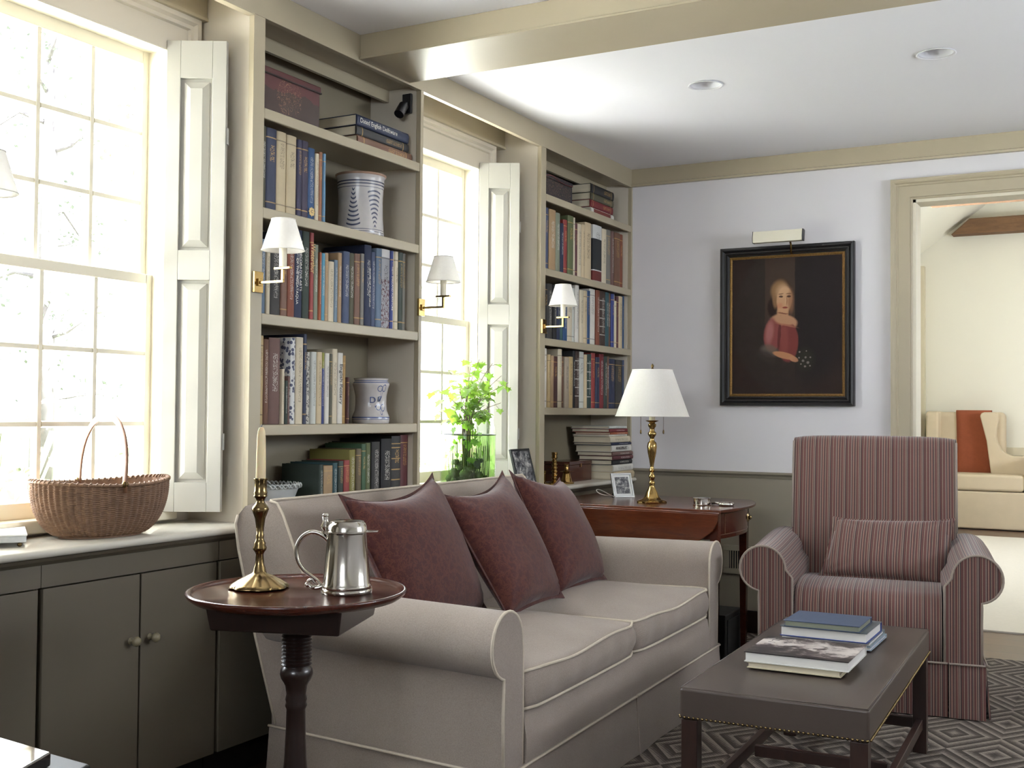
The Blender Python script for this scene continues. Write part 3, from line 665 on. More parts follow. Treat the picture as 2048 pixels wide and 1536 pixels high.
# local x: width (-.395..395), y: depth (0 front .. .80 back)
HW = .395
def hw(y): return HW-.03*y
STRF = STR
m = MB(); n = 0   # seat block with rounded front
prof = [(.012, .20), (.0, .23), (-.004, .32), (.004, .385), (.03, .425), (.07, .442), (.2, .452), (.4, .445), (.56, .43), (.56, .20)]
m.prism(prof, 'X', -.262, .262); so = m.obj('seat', STR, ch, smooth='a', angle=50)
bm = bmesh.new(); bm.from_mesh(so.data); bm.free()
def aprof(T=.125, ro=.086, zc=.508, co=-.014, zb=.20):
    return [(-T, zb), (-T, zc-.03)]+arc(co, zc, ro, 180, -80, 24)+[(.001, zc-.10), (.0, .34), (.0, zb)]
def chair_arm(s):
    a_ = thing_arm = None
    prof = aprof(); ys = [.62, .5, .4, .3, .2, .1, .04, .0]; n = len(prof); m = MB(); rise = [.02, .018, .014, .009, .004, .001, 0, 0]
    for y, dz in zip(ys, rise):
        for (o, z) in prof: m.v.append((s*(hw(y)+o), y, z+(dz if z > .3 else 0)))
    for i in range(len(ys)-1):
        for j in range(n): m.f.append((i*n+j, i*n+(j+1) % n, (i+1)*n+(j+1) % n, (i+1)*n+j)); m.mi.append(0)
    m.f.append(tuple(range(n))); m.f.append(tuple((len(ys)-1)*n+j for j in range(n))); m.mi += [0, 0]
    a = m.obj('arm', STRA, ch, smooth='a', angle=50); cum = [0]
    for q0, q1 in zip(prof, prof[1:]): cum.append(cum[-1]+math.hypot(q1[0]-q0[0], q1[1]-q0[1]))
    at = a.data.attributes.new('arc', 'FLOAT', 'POINT'); at.data.foreach_set('value', cum*len(ys))
    p = MB(); p.v = [(s*(hw(0)+o), -.001, z) for (o, z) in prof]+[(s*(hw(0)+o), -.005, z) for (o, z) in prof]
    for j in range(n): p.f.append((j, (j+1) % n, n+(j+1) % n, n+j)); p.mi.append(0)
    p.f.append(tuple(range(n, 2*n))); p.mi.append(0); p.obj('arm_front_panel', STR, a, smooth='a', angle=60)
    MB().tube([(s*(hw(0)+o), -.004, z) for (o, z) in prof], .0045, 8).obj('piping', mat('grey_beige_piping', (138, 126, 115), .9), a, smooth=True)
for s in (-1, 1): chair_arm(s)
GP = mat('grey_beige_piping', (138, 126, 115), .9)
# back: slightly reclined slab
def cback():
    m = MB(); prof = [(.50, .28), (.505, .42), (.53, .62), (.565, .82), (.592, .955), (.60, .985), (.615, 1.0), (.64, 1.006), (.68, 1.004), (.70, .99), (.71, .95), (.71, .6), (.70, .22), (.6, .2)]
    nx = 17; n = len(prof)
    for i in range(nx):
        u = -1+2*i/(nx-1)
        for (y, z) in prof:
            w_ = .325 if z < .6 else .325+.006*(z-.6)
            e = .014*(1-u**2)*(1 if y < .6 and z > .4 else 0); dz = -.008*abs(u)**8 if z > .98 else 0
            m.v.append((u*w_, y-e, z+dz+.004*(1-u*u)*(z > .98)))
    for i in range(nx-1):
        for j in range(n): m.f.append((i*n+j, i*n+(j+1) % n, (i+1)*n+(j+1) % n, (i+1)*n+j)); m.mi.append(0)
    m.f.append(tuple(range(n))); m.f.append(tuple((nx-1)*n+j for j in range(n))); m.mi += [0, 0]
    b = m.obj('backrest', STR, ch, smooth='a', angle=60)
    for s in (-1, 1): MB().tube([(s*.3265, y, z) for (y, z) in prof[2:6]], .0042, 8).obj('piping', GP, b, smooth=True)
cback()
MB().box(-.36, .03, .06, .36, .70, .21).obj('under_frame', DKWOOD, ch)
skirt(ch, seg((-HW-.01, -.012), (.28, -.012), 14), .013, .205, STR, GP)
skirt(ch, seg((.284, -.016), (HW+.012, -.016), 5), .013, .205, STR, GP, flare=.016)
skirt(ch, seg((HW+.014, -.008), (hw(.7)+.01, .70), 10), .013, .205, STR, GP, flare=.016)
skirt(ch, seg((-hw(.7)-.01, .70), (-HW-.012, -.008), 10), .013, .205, STR, GP)
for sx in (-.32, .32):
    for sy in (.06, .64): MB().lathe([(.02, .0095), (.026, .07)], 12, (sx, sy, 0)).obj('foot', DKWOOD, ch)
pillow('lumbar_pillow', 'small striped lumbar pillow leaning on the back of the striped armchair', 'pillow', (1.27, 4.80, .668), (1.705, 4.86, .680), (1.700, 4.72, .445), (1.245, 4.67, .455), .055, STRP, 5, zmin=.446, ear=.012)

# ---------------------------------------------------------------- leather ottoman table
OR = math.radians(1.7)
ot = thing('coffee_table', 'grey-brown leather-topped bench table with brass nailheads and dark wood stretchers', 'coffee table', (1.541, 3.355, 0), OR)
hx, hy = .234, .575; CTZ = .402
m = MB(); N = 24
def otop(u, v):
    a, b = 2*u-1, 2*v-1; return (a*hx, b*hy, CTZ-.001+.0035*(1-a**4)*(1-b**4))
mb = MB().box(-hx, -hy, .322, hx, hy, CTZ).obj('leather_top', LEATHER, ot, bevel=.009, seg=4)
MB().tube([(-hx+.004, -hy+.004, CTZ-.002), (hx-.004, -hy+.004, CTZ-.002), (hx-.004, hy-.004, CTZ-.002), (-hx+.004, hy-.004, CTZ-.002)], .0028, 6, closed=True).obj('seam', LEATHER, ot, smooth=True)
for sx in (-1, 1):
    for sy in (-1, 1):
        x, y = sx*(hx-.025), sy*(hy-.025); MB().box(x-.021, y-.021, .0095, x+.021, y+.021, .322).obj('leg', LEGW, ot, bevel=.002)
for sx in (-1, 1): MB().box(sx*(hx-.025)-.010, -hy+.046, .085, sx*(hx-.025)+.010, hy-.046, .118).obj('stretcher', LEGW, ot, bevel=.002)
for yy in (hy-.025,): MB().box(-hx+.046, yy-.010, .085, hx-.046, yy+.010, .118).obj('stretcher', LEGW, ot, bevel=.002)
MB().box(-hx+.046, -.01, .085, hx-.046, .01, .118).obj('stretcher', LEGW, ot, bevel=.002)
nh = MB().ball((0, 0, 0), .0037, 6, sz=.999); first = None
def nail(x, y, nx, ny):
    global first
    if first is None:
        first = nh.obj('nailhead', ABRASS, ot, smooth=True)
    else:
        c_ = first.copy(); COL.objects.link(c_); c_.parent = ot; first_ = c_
        c_.location = (x, y, .3285); return
    first.location = (x, y, .3285)
nn = 0
for i in range(41): nail(-hx+.004+(2*hx-.008)*i/40, -hy-.0015, 0, -1)
for i in range(59): nail(hx+.0015, -hy+.010+.0115*i, 1, 0)
m = MB()
for i in range(59, 100): m.ball((hx+.0005, -hy+.010+.0115*i, .3285), .0045, 5)
for i in range(100): m.ball((-hx-.0005, -hy+.010+.0115*i, .3285), .0045, 4)
o = m.obj('nailhead_row', ABRASS, ot, smooth=True); o['kind'] = 'stuff'

# ---------------------------------------------------------------- round tilt-top table
rt_ = thing('pedestal_table', 'round dark mahogany tilt-top table on a turned pedestal in front of the sofa', 'side table', (.7336, 1.981, 0))
m = MB(); R0 = .238
m.lathe([(.0, .686), (R0-.06, .686), (R0-.015, .689), (R0-.004, .697), (R0, .704), (R0-.002, .708), (R0-.008, .7085), (R0-.013, .703), (R0-.02, .700), (.0, .700)], 96, cap=False)
m.obj('tabletop', MAHOG, rt_, smooth='a', angle=60)
m = MB(); m.hexa([(-.15, -.12, .634), (.135, -.135, .634), (.14, .12, .634), (-.14, .13, .634), (-.158, -.128, .686), (.143, -.143, .686), (.148, .128, .686), (-.148, .138, .686)])
bk = m.obj('birdcage_block', DKWOOD, rt_, bevel=.004); bk.rotation_euler = (0, 0, math.radians(20))
pr = [(.030, .630), (.034, .618), (.030, .612)]
for i in range(9): pr += [(.0335, .606-i*.0075), (.029, .6022-i*.0075)]
pr += [(.034, .535), (.036, .525), (.033, .515), (.024, .50), (.021, .48), (.0235, .47), (.0215, .462), (.024, .456), (.0205, .448), (.0215, .40), (.024, .34), (.030, .28), (.038, .23), (.042, .19), (.040, .155), (.030, .13), (.024, .12), (.032, .105), (.034, .095), (.034, .05), (.0, .05)]
MB().lathe(pr[::-1], 36, cap=False).obj('pedestal', DKWOOD, rt_, smooth='a', angle=50)
for k in range(3):
    a = math.radians(100+120*k); m = MB(); pts = []; rr = []
    for i in range(12):
        q = i/11; r_ = .03+.22*q; z = .085+.035*math.sin(q*PI*.9)-.075*q**1.6; pts.append((r_*math.cos(a), r_*math.sin(a), z+.005)); rr.append(.021-.009*q)
    m.tube(pts, rr, 10); m.ball((pts[-1][0], pts[-1][1], .0205), .018, 8, sz=.6); m.obj('leg', DKWOOD, rt_, smooth=True)
# ---------------------------------------------------------------- books
BC = dict(olive='4d4a38', navy='1e2742', slip='b8a888', indigo='221f3c', indigo2='2a2038', blue='24466e', cream='cbbfa6', orangeblue='8a5a3c', lightblue='5f87a4',
 steel='5a6d82', charcoal='33312f', brown='6b4a38', rust='7a4430', darkgreen='2f3a32', red='8a3430', sage='7d8270', orange='a05a3c', sky='4f8ca4', tan='a08462', greyblue='6d7f8e',
 slate='46506a', grey='76726a', photo='9c9ca0', royal='2c3a78', straw='b39c70', mauve='6a4f48', delft='d0d0cc', pattern='b8b4a8', pale='c2c4bc', buff='c4b292', yellowblue='8a8a3c',
 white='d4d0c6', gold='9c7a42', oxblood='4a2622', teal='2f4f54', mustard='80783c', olivebrown='605238', green='3c5a3c', moss='5c6440', black='1b1a1c', blackgold='201e1e', maroon='54262a',
 whiteblack='c8c8c4', greengold='283c38', greytan='a39684', crimson='6e2026', darkbrown='3c2a22')
NAMES = dict(slip='slipcased grey-cream', indigo='indigo', indigo2='violet-navy', orangeblue='blue and orange', steel='steel-blue', darkgreen='dark green', sage='sage-green', sky='sky-blue',
 greyblue='grey-blue', photo='photo-jacketed', royal='royal-blue and white', delft='blue-and-white patterned', pattern='black-and-white patterned', yellowblue='yellow and blue', oxblood='oxblood',
 olivebrown='olive-brown', blackgold='gold-banded black', whiteblack='white and black', greengold='gold-lettered green', greytan='grey-tan', darkbrown='gold-banded dark brown', lightblue='pale blue', straw='straw-coloured')
PAGES = mat('book_pages', (206, 196, 172), .9, var=.1, vs=3, stretch=(1, 60, 60))
def book_mat(c, lay):
    key = 'cloth_%s_%d' % (c, lay)
    if key in MC: return MC[key]
    t = NT(key); col = srgb(BC[c]); lum = sum(col[:3])/3
    ink = {0: srgb((196, 158, 92)), 1: srgb((208, 204, 194)), 2: srgb((40, 34, 34))}[2 if lum > .25 else (0 if lay % 2 else 1)]
    g = t.sep(t.coord('Generated')); z = g[2]; y = g[1]
    spine = t.math('GREATER_THAN', g[0], .955)
    def band(a, b): return t.math('MULTIPLY', t.math('GREATER_THAN', z, a), t.math('LESS_THAN', z, b))
    tx = t.noise(t.coord('Generated', (1, 9 if lay < 2 else 4, 70 if lay < 2 else 95), loc=(lay, 0, 0)), 1.6, 1)
    tt = t.math('MULTIPLY', t.math('GREATER_THAN', tx, .54), t.math('MULTIPLY', t.math('GREATER_THAN', y, .28), t.math('LESS_THAN', y, .72)))
    m = t.math('MULTIPLY', tt, band(*[(.38, .82), (.55, .86), (.25, .88), (.6, .8)][lay % 4]))
    if lay in (1, 3): m = t.math('MAXIMUM', m, t.math('MAXIMUM', band(.88, .895), band(.10, .115)))
    if c in ('blackgold', 'darkbrown', 'greengold'):
        for a in (.2, .35, .5, .66, .82): m = t.math('MAXIMUM', m, band(a, a+.018))
    m = t.math('MULTIPLY', t.math('MULTIPLY', m, spine), .55)
    n = t.noise(t.coord(), 30, 4); c0 = t.mix(t.math('MULTIPLY', n, .4), col, tuple(v*.6 for v in col[:3])+(1,))
    if c == 'whiteblack': c0 = t.mix(band(.22, .76), c0, srgb((26, 30, 32))); c0 = t.mix(band(.03, .2), c0, srgb((96, 34, 30)))
    if c == 'yellowblue': c0 = t.mix(t.math('LESS_THAN', z, .78), c0, srgb((44, 56, 110)))
    if c in ('delft', 'pattern'):
        vo = t.new('ShaderNodeTexVoronoi'); t.link(t.coord(), vo.inputs[0]); vo.inputs['Scale'].default_value = 70 if c == 'delft' else 130
        k = t.math('LESS_THAN', vo.outputs['Distance'], .42); c0 = t.mix(t.math('MULTIPLY', k, .9), c0, srgb((40, 48, 84) if c == 'delft' else (50, 46, 52)))
    if c == 'photo':
        k = t.math('GREATER_THAN', t.noise(t.coord(), 90, 5, .8), .52); c0 = t.mix(t.math('MULTIPLY', k, t.math('LESS_THAN', z, .62)), c0, srgb((84, 44, 52))); c0 = t.mix(band(.9, 1.1), c0, srgb((200, 198, 196)))
    if c == 'royal': c0 = t.mix(t.math('GREATER_THAN', y, .62), c0, srgb((214, 208, 190)))
    t.base(t.mix(m, c0, ink)); t.set(Roughness=.55 if lay % 2 else .7); t.bump(t.noise(t.coord(), 260, 2), .12, .001); MC[key] = t.m; return t.m
def make_book(th, h, d, c, lay, parent=None, nm='book'):
    hb, tb = .0022, min(.0022, th*.2); rs = min(.006, th*.25)
    o = [(-d, -th/2), (-rs, -th/2)]+[(-rs+rs*math.cos(a), th/2*math.sin(a)) for a in [math.radians(q) for q in (-60, -30, 0, 30, 60)]]+[(-rs, th/2), (-d, th/2), (-d, th/2-tb), (-rs-.001, th/2-tb), (-rs-.001, -th/2+tb), (-d, -th/2+tb)]
    t = bpy.data.objects.new(nm, None); COL.objects.link(t); t.empty_display_size = .03
    m = MB(); n = len(o); m.v = [(x, y, 0) for x, y in o]+[(x, y, h) for x, y in o]
    for j in range(n): m.f.append((j, (j+1) % n, n+(j+1) % n, n+j)); m.mi.append(0)
    # caps as strips (concave outline)
    q1 = [0, 1, n-2, n-1]; q2 = [1, 2, 3, 4, 5, 6, 7, n-3, n-2]; q3 = [7, 8, 9, 10]
    for q in (q1, q2, q3): m.f.append(tuple(q)); m.mi.append(0); m.f.append(tuple(i+n for i in q[::-1])); m.mi.append(0)
    m.obj('cover', book_mat(c, lay), t, smooth='a', angle=40)
    MB().box(-d+.004, -th/2+tb, .003, -rs-.001, th/2-tb, h-.003).obj('pages', PAGES, t)
    return t
BOOKS={
 'L2':(1.722,[
  (2.7332,2.752,0.262,-0.034,'olive'),
  (2.7538,2.8036,0.262,-0.033,'navy'),
  (2.8056,2.8527,0.262,-0.035,'slip'),
  (2.8538,2.9007,0.26,-0.033,'slip'),
  (2.904,2.9287,0.256,-0.033,'indigo'),
  (2.9296,2.964,0.258,-0.035,'indigo2'),
  (2.9662,3.0027,0.243,-0.039,'blue'),
  (3.0048,3.0224,0.231,-0.038,'cream'),
  (3.0241,3.0404,0.24,-0.038,'orangeblue'),
  (3.0423,3.0523,0.237,-0.034,'lightblue'),
 ]),
 'L3':(1.395,[
  (2.7356,2.7595,0.236,-0.036,'steel'),
  (2.7618,2.7792,0.226,-0.034,'cream'),
  (2.781,2.8291,0.225,-0.033,'charcoal'),
  (2.8309,2.8629,0.222,-0.033,'brown'),
  (2.8644,2.8999,0.235,-0.034,'rust'),
  (2.9007,2.9441,0.29,-0.039,'navy'),
  (2.9459,2.9815,0.29,-0.039,'darkgreen'),
  (2.9836,3.0012,0.29,-0.038,'red'),
  (3.0039,3.025,0.253,-0.038,'sage'),
  (3.0273,3.0368,0.23,-0.034,'orange'),
  (3.0386,3.0572,0.229,-0.034,'sky'),
  (3.0589,3.0787,0.233,-0.037,'tan'),
  (3.0811,3.1132,0.207,-0.038,'cream'),
  (3.1148,3.1341,0.216,-0.039,'greyblue'),
  (3.1354,3.1569,0.243,-0.039,'tan'),
  (3.1586,3.1945,0.251,-0.033,'slate'),
  (3.1964,3.2262,0.25,-0.037,'olive'),
  (3.2281,3.2614,0.252,-0.037,'brown'),
  (3.2632,3.2824,0.256,-0.036,'grey'),
  (3.2833,3.3228,0.29,-0.033,'navy'),
  (3.3255,3.3517,0.27,-0.036,'slate'),
  (3.3533,3.387,0.287,-0.033,'steel'),
  (3.3886,3.4481,0.29,-0.039,'photo'),
  (3.4502,3.471,0.29,-0.039,'royal'),
  (3.4729,3.4957,0.29,-0.036,'cream'),
  (3.4977,3.5247,0.29,-0.034,'darkgreen'),
  (3.5267,3.5482,0.29,-0.039,'grey'),
 ]),
 'L4':(1.053,[
  (2.7351,2.7572,0.276,-0.037,'straw'),
  (2.7594,2.7851,0.266,-0.039,'brown'),
  (2.7869,2.8414,0.273,-0.039,'mauve'),
  (2.8453,2.8566,0.176,-0.036,'cream'),
  (2.8593,2.8729,0.139,-0.035,'darkgreen'),
  (2.8746,2.8848,0.154,-0.037,'mauve'),
  (2.8856,2.9099,0.278,-0.035,'delft'),
  (2.9118,2.948,0.282,-0.033,'cream'),
  (2.9498,2.9659,0.294,-0.034,'navy'),
  (2.9691,2.9884,0.236,-0.039,'pattern'),
  (2.9905,3.0162,0.238,-0.032,'pale'),
  (3.0182,3.0462,0.239,-0.032,'buff'),
  (3.0483,3.0633,0.238,-0.037,'yellowblue'),
  (3.0654,3.0882,0.237,-0.034,'white'),
  (3.0903,3.1056,0.236,-0.036,'olive'),
  (3.1074,3.1346,0.254,-0.036,'cream'),
  (3.137,3.1646,0.242,-0.035,'white'),
  (3.1669,3.1861,0.234,-0.04,'gold'),
  (3.1897,3.1983,0.16,-0.034,'oxblood'),
 ]),
 'L5':(0.757,[
  (3.0407,3.0638,0.16,-0.035,'darkgreen'),
  (3.066,3.1151,0.155,-0.034,'tan'),
  (3.117,3.1443,0.163,-0.037,'teal'),
  (3.1463,3.1739,0.168,-0.034,'darkgreen'),
  (3.176,3.2107,0.17,-0.035,'red'),
  (3.2122,3.2469,0.205,-0.038,'mustard'),
  (3.249,3.2786,0.208,-0.035,'olivebrown'),
  (3.2805,3.3064,0.224,-0.036,'green'),
  (3.3085,3.3383,0.227,-0.039,'moss'),
  (3.3404,3.3888,0.23,-0.033,'charcoal'),
  (3.3967,3.4629,0.24,-0.032,'black'),
  (3.465,3.5239,0.249,-0.034,'blackgold'),
  (3.5262,3.5882,0.252,-0.038,'maroon'),
 ]),
 'R2':(1.757,[
  (4.6966,4.7336,0.291,-0.037,'slate'),
  (4.7372,4.8064,0.29,-0.034,'tan'),
  (4.8098,4.8542,0.284,-0.035,'sage'),
  (4.8582,4.8888,0.241,-0.033,'navy'),
  (4.8917,4.9337,0.264,-0.036,'red'),
  (4.9366,4.998,0.291,-0.032,'moss'),
  (5.0013,5.027,0.291,-0.038,'cream'),
  (5.0309,5.0556,0.266,-0.039,'maroon'),
  (5.059,5.1046,0.269,-0.04,'cream'),
  (5.108,5.1438,0.273,-0.038,'buff'),
  (5.1471,5.2235,0.291,-0.04,'buff'),
  (5.2297,5.3373,0.291,-0.032,'whiteblack'),
  (5.3428,5.3983,0.286,-0.034,'cream'),
  (5.4047,5.4685,0.291,-0.04,'grey'),
  (5.4723,5.505,0.291,-0.038,'mauve'),
  (5.5088,5.5822,0.291,-0.035,'brown'),
  (5.5861,5.6322,0.291,-0.04,'rust'),
 ]),
 'R3':(1.437,[
  (4.6959,4.7314,0.258,-0.037,'black'),
  (4.734,4.7848,0.261,-0.039,'charcoal'),
  (4.7876,4.8214,0.259,-0.034,'black'),
  (4.8241,4.8573,0.263,-0.034,'navy'),
  (4.8603,4.8901,0.252,-0.036,'teal'),
  (4.8928,4.9347,0.253,-0.033,'blue'),
  (4.9374,4.9938,0.258,-0.035,'cream'),
  (4.9965,5.0277,0.265,-0.04,'pale'),
  (5.0303,5.07,0.283,-0.035,'white'),
  (5.0753,5.1186,0.264,-0.032,'cream'),
  (5.1215,5.1603,0.265,-0.032,'buff'),
  (5.1632,5.1972,0.269,-0.033,'blue'),
  (5.1996,5.2696,0.283,-0.038,'white'),
  (5.2771,5.3211,0.283,-0.035,'rust'),
  (5.3242,5.389,0.283,-0.034,'darkbrown'),
  (5.3921,5.4332,0.283,-0.033,'teal'),
  (5.4363,5.4687,0.283,-0.04,'brown'),
  (5.4718,5.5104,0.283,-0.035,'royal'),
  (5.5144,5.5299,0.249,-0.034,'cream'),
  (5.5327,5.5555,0.274,-0.032,'maroon'),
  (5.5586,5.6102,0.278,-0.032,'buff'),
  (5.613,5.6322,0.283,-0.033,'blue'),
 ]),
 'R4':(1.12,[
  (4.689,4.7271,0.273,-0.037,'white'),
  (4.7302,4.7596,0.246,-0.033,'straw'),
  (4.7623,4.7911,0.243,-0.032,'tan'),
  (4.7938,4.8389,0.241,-0.036,'oxblood'),
  (4.8411,4.8812,0.278,-0.034,'cream'),
  (4.8864,4.9106,0.245,-0.04,'brown'),
  (4.9134,4.9594,0.242,-0.033,'greytan'),
  (4.9621,5.0088,0.247,-0.036,'straw'),
  (5.0111,5.0364,0.278,-0.038,'black'),
  (5.0391,5.0789,0.278,-0.035,'darkbrown'),
  (5.0818,5.1428,0.278,-0.04,'pale'),
  (5.146,5.1724,0.266,-0.036,'buff'),
  (5.1753,5.2189,0.27,-0.034,'greengold'),
  (5.2217,5.2682,0.278,-0.035,'red'),
  (5.2715,5.3175,0.259,-0.032,'navy'),
  (5.3201,5.3758,0.278,-0.035,'crimson'),
  (5.3792,5.4178,0.268,-0.034,'darkgreen'),
  (5.4208,5.4519,0.27,-0.039,'brown'),
  (5.4552,5.5331,0.259,-0.039,'navy'),
  (5.5363,5.6221,0.258,-0.036,'charcoal'),
  (5.6253,5.6322,0.259,-0.032,'slate'),
 ]),
}
SHELF = dict(L2=('left bookcase', 'second shelf from the top', SH1), L3=('left bookcase', 'middle shelf', SH1), L4=('left bookcase', 'shelf behind the blue-lettered jar', SH1), L5=('left bookcase', 'countertop, bottom row', SH1),
             R2=('far bookcase', 'second shelf from the top', SH2), R3=('far bookcase', 'middle shelf', SH2), R4=('far bookcase', 'lowest shelf', SH2))
SHORT = dict(L2='upper shelf, left bookcase', L3='middle shelf, left bookcase', L4='jar shelf, left bookcase', L5='bottom row, left bookcase', R2='upper shelf, far bookcase', R3='middle shelf, far bookcase', R4='lowest shelf, far bookcase')
TITLES = {('L3', 'red'): ('Winterthur', .036, 'fffg'), ('L3', 'royal'): ('NEW ENGLAND FURNITURE', .0135, 'w'), ('L4', 'white', 1): ('English Pottery', .022, 'k')}
INK_W = mat('white_print', (222, 218, 208), .6, var=0); INK_K = mat('black_print', (34, 30, 32), .6, var=0); INK_G = mat('gold_print', (206, 176, 112), .45, var=0)
used = set(); BL = {}
for key, (zs, rows) in BOOKS.items():
    rnd = random.Random(sum(map(ord, key))); nmz = [NAMES.get(r[4], r[4]) for r in rows]
    for i, (ya, yb, h, xf, c) in enumerate(rows):
        yb = min(yb, 3.5765 if key[0] == 'L' else 5.628)
        lay = rnd.randrange(4); d = min(.16+.03*rnd.random(), .188)
        if key == 'L4' and c == 'white': lay = 0
        b = make_book(yb-ya, h, d, c, lay); b.location = (xf, (ya+yb)/2, zs+.0006)
        w_ = nmz[i]; size = 'tall' if h > .285 else 'short' if h < .18 else 'thin' if yb-ya < .013 else 'thick' if yb-ya > .05 else ''
        lab = (size+' '+w_+' book').strip()
        if i == 0: lab += ' at the left end'; 
        elif i == len(rows)-1: lab += ' at the right end'
        else: lab += ' between %s and %s ones' % (nmz[i-1], nmz[i+1])
        lab += ', '+SHORT[key]
        if lab in used: lab = lab.replace(' book', ' book nearer the right end', 1)
        used.add(lab); tag(b, lab, 'book', 'books on the '+SHORT[key])
        cx = .0006
        if key == 'L3' and c == 'red': text('Winterthur', .034, INK_G, b, (cx, 0, h-.085), (0, PI/2, 0), sx=.62)
        if key == 'L3' and c == 'royal': text('NEW ENGLAND FURNITURE', .0125, INK_W, b, (cx, -.003, h*.52), (0, PI/2, 0), sx=1.0)
        if key == 'L4' and c == 'white' and i == len(rows)-3: text('English Pottery', .024, INK_K, b, (cx, 0, h*.56), (0, PI/2, 0), sx=.95)
        if key == 'L3' and c == 'navy' and i < 10:
            text('THE DECORATIVE ARTS', .0155, INK_W, b, (cx, .010, h*.60), (0, PI/2, 0)); text('OF THE PISCATAQUA', .0155, INK_W, b, (cx, -.008, h*.42), (0, PI/2, 0))
        if key == 'L3' and c == 'navy' and i > 10: text('SHOPS OF THE WORLD', .013, INK_W, b, (cx, .006, h*.48), (0, PI/2, 0))
        if key == 'L2' and c == 'blue':
            mb = MB(); mb.lathe([(.0, 0), (.0145, 0), (.0145, .0008), (.0, .0008)], 20, cap=False, rad=lambda a, z: 1+.16*math.cos(12*a)); e = mb.obj('gilt_emblem', INK_G, b); e.rotation_euler = (0, PI/2, 0); e.location = (cx-.0004, 0, .032)
            text('C', .014, book_mat('navy', 0), b, (cx+.0010, 0, .032), (PI/2, 0, PI/2))
# dark red book leaning in front of the right stile of the left bookcase
b = make_book(.016, .20, .15, 'crimson', 1); b.location = (.0, 3.566, 1.3956); b.location = (-.004, 3.5765-.002, 1.3956)
bpy.data.objects.remove(b.children[0]); bpy.data.objects.remove(b.children[0]); bpy.data.objects.remove(b)

def lying_book(label, c, lay, x_front, y0, y1, d, z, th, rz=0, group=None, title=None, nm='book'):
    """book lying flat, spine facing +X (before rz)"""
    b = make_book(th, y1-y0, d, c, lay, nm=nm)
    # local z (height) -> -Y.. rotate about X by 90deg: z -> -y ; use -90deg so that height runs +Y
    b.rotation_euler = Matrix.Rotation(rz, 4, 'Z').to_euler() if False else (-PI/2, 0, rz)
    c_ = Vector((0, -(y1-y0)/2, 0)); b.location = (x_front, (y0+y1)/2, z+th/2)
    R = Matrix.Rotation(rz, 3, 'Z'); b.location = Vector(b.location)+R @ Vector((0, -(y1-y0)/2, 0))
    tag(b, label, 'book', group)
    if title:
        s, size, ink, off = title; text(s, size, ink, b, (.0007, 0, off), (0, -PI/2, PI/2) if False else (PI/2, 0, PI/2), align='LEFT').rotation_euler = Matrix(((0, 0, 1), (0, -1, 0), (1, 0, 0))).to_euler()
    return b
# stack on the top shelf of the left bookcase
z = SH1[0]+.0006
lying_book('worn brown leather book, lowest of three lying on the top shelf, left bookcase', 'brown', 1, -.03, 3.225, 3.565, .185, z, .034, 0, 'books lying on the top shelf'); z += .0346
lying_book('dark blue-black book in the middle of three lying on the top shelf', 'black', 1, -.036, 3.225, 3.553, .183, z, .034, 0, 'books lying on the top shelf'); z += .0346
lying_book('navy book titled Dated English Delftware, topmost of three on the top shelf', 'navy', 0, -.034, 3.225, 3.55, .185, z, .038, 0, 'books lying on the top shelf', ('Dated English Delftware', .0235, INK_W, .016)).children[0].data.materials[0] = mat('plain_navy_jacket', BC['navy'] and tuple(int(BC['navy'][i:i+2], 16) for i in (0, 2, 4)), .5)
# stack in far bookcase top shelf
z = SH2[0]+.0006; G = 'books lying on the far top shelf'
for th, c, L, dy in ((.036, 'white', 'white book with a red spine panel, lowest of the far top-shelf stack', 0), (.038, 'crimson', 'brick-red book second from the bottom of the far top-shelf stack', -.01), (.036, 'olive', 'dark olive book third in the far top-shelf stack', -.004), (.045, 'black', 'thick black book topmost of the far top-shelf stack', .0)):
    b = lying_book(L, c, 1, -.040, 5.215+dy, 5.50+dy, .18, z, th, 0, G)
    if c == 'white': m_ = MB().box(.0002, -th*.36, .03, .0009, th*.36, .24).obj('spine_panel', mat('brick_red_panel', (112, 48, 40), .6), b)
    z += th+.0006
# tall stack at the corner of the counter
z = CT+.0008; G = 'books stacked on the counter in the corner'
rows = [(.0385, 'buff', 'cream coffee-table book at the very bottom of the tall corner stack', 5.370, 5.644, .2), (.034, 'white', 'cream-white lettered book second from the bottom of the corner stack', 5.372, 5.635, .195), (.024, 'black', 'black book with white lettering in the lower part of the corner stack', 5.365, 5.628, .19), (.021, 'maroon', 'maroon book above the black lettered one in the corner stack', 5.36, 5.625, .195),
        (.019, 'mauve', 'purple-brown book below the thick white one in the corner stack', 5.358, 5.628, .20), (.034, 'white', 'thick white capital-lettered book mid-height in the corner stack', 5.356, 5.615, .205), (.012, 'navy', 'thin dark blue book between two thick white ones in the corner stack', 5.34, 5.60, .215), (.032, 'cream', 'cream lettered book in the upper part of the corner stack', 5.33, 5.59, .21), (.0085, 'white', 'thin white book fourth from the top of the corner stack', 5.322, 5.555, .205), (.0105, 'orange', 'thin orange-tan book third from the top of the corner stack', 5.325, 5.552, .2), (.017, 'crimson', 'red-spined book second from the top of the corner stack', 5.322, 5.556, .215), (.013, 'pale', 'thin grey-white book topmost on the corner stack', 5.32, 5.55, .215)]
for k, (th, c, L, ya, yb, d) in enumerate(rows):
    b = lying_book(L, c, (2 if c in ('white', 'buff', 'cream') else 0), .024-.003*(k % 3), ya, yb, d, z, th, 0, G); z += th+.0008
    if k == 5: text('WANDERLUST', .023, INK_K, b, (.0008, 0, .05), (0, 0, 0), align='LEFT').rotation_euler = Matrix(((0, 0, 1), (0, -1, 0), (1, 0, 0))).to_euler()

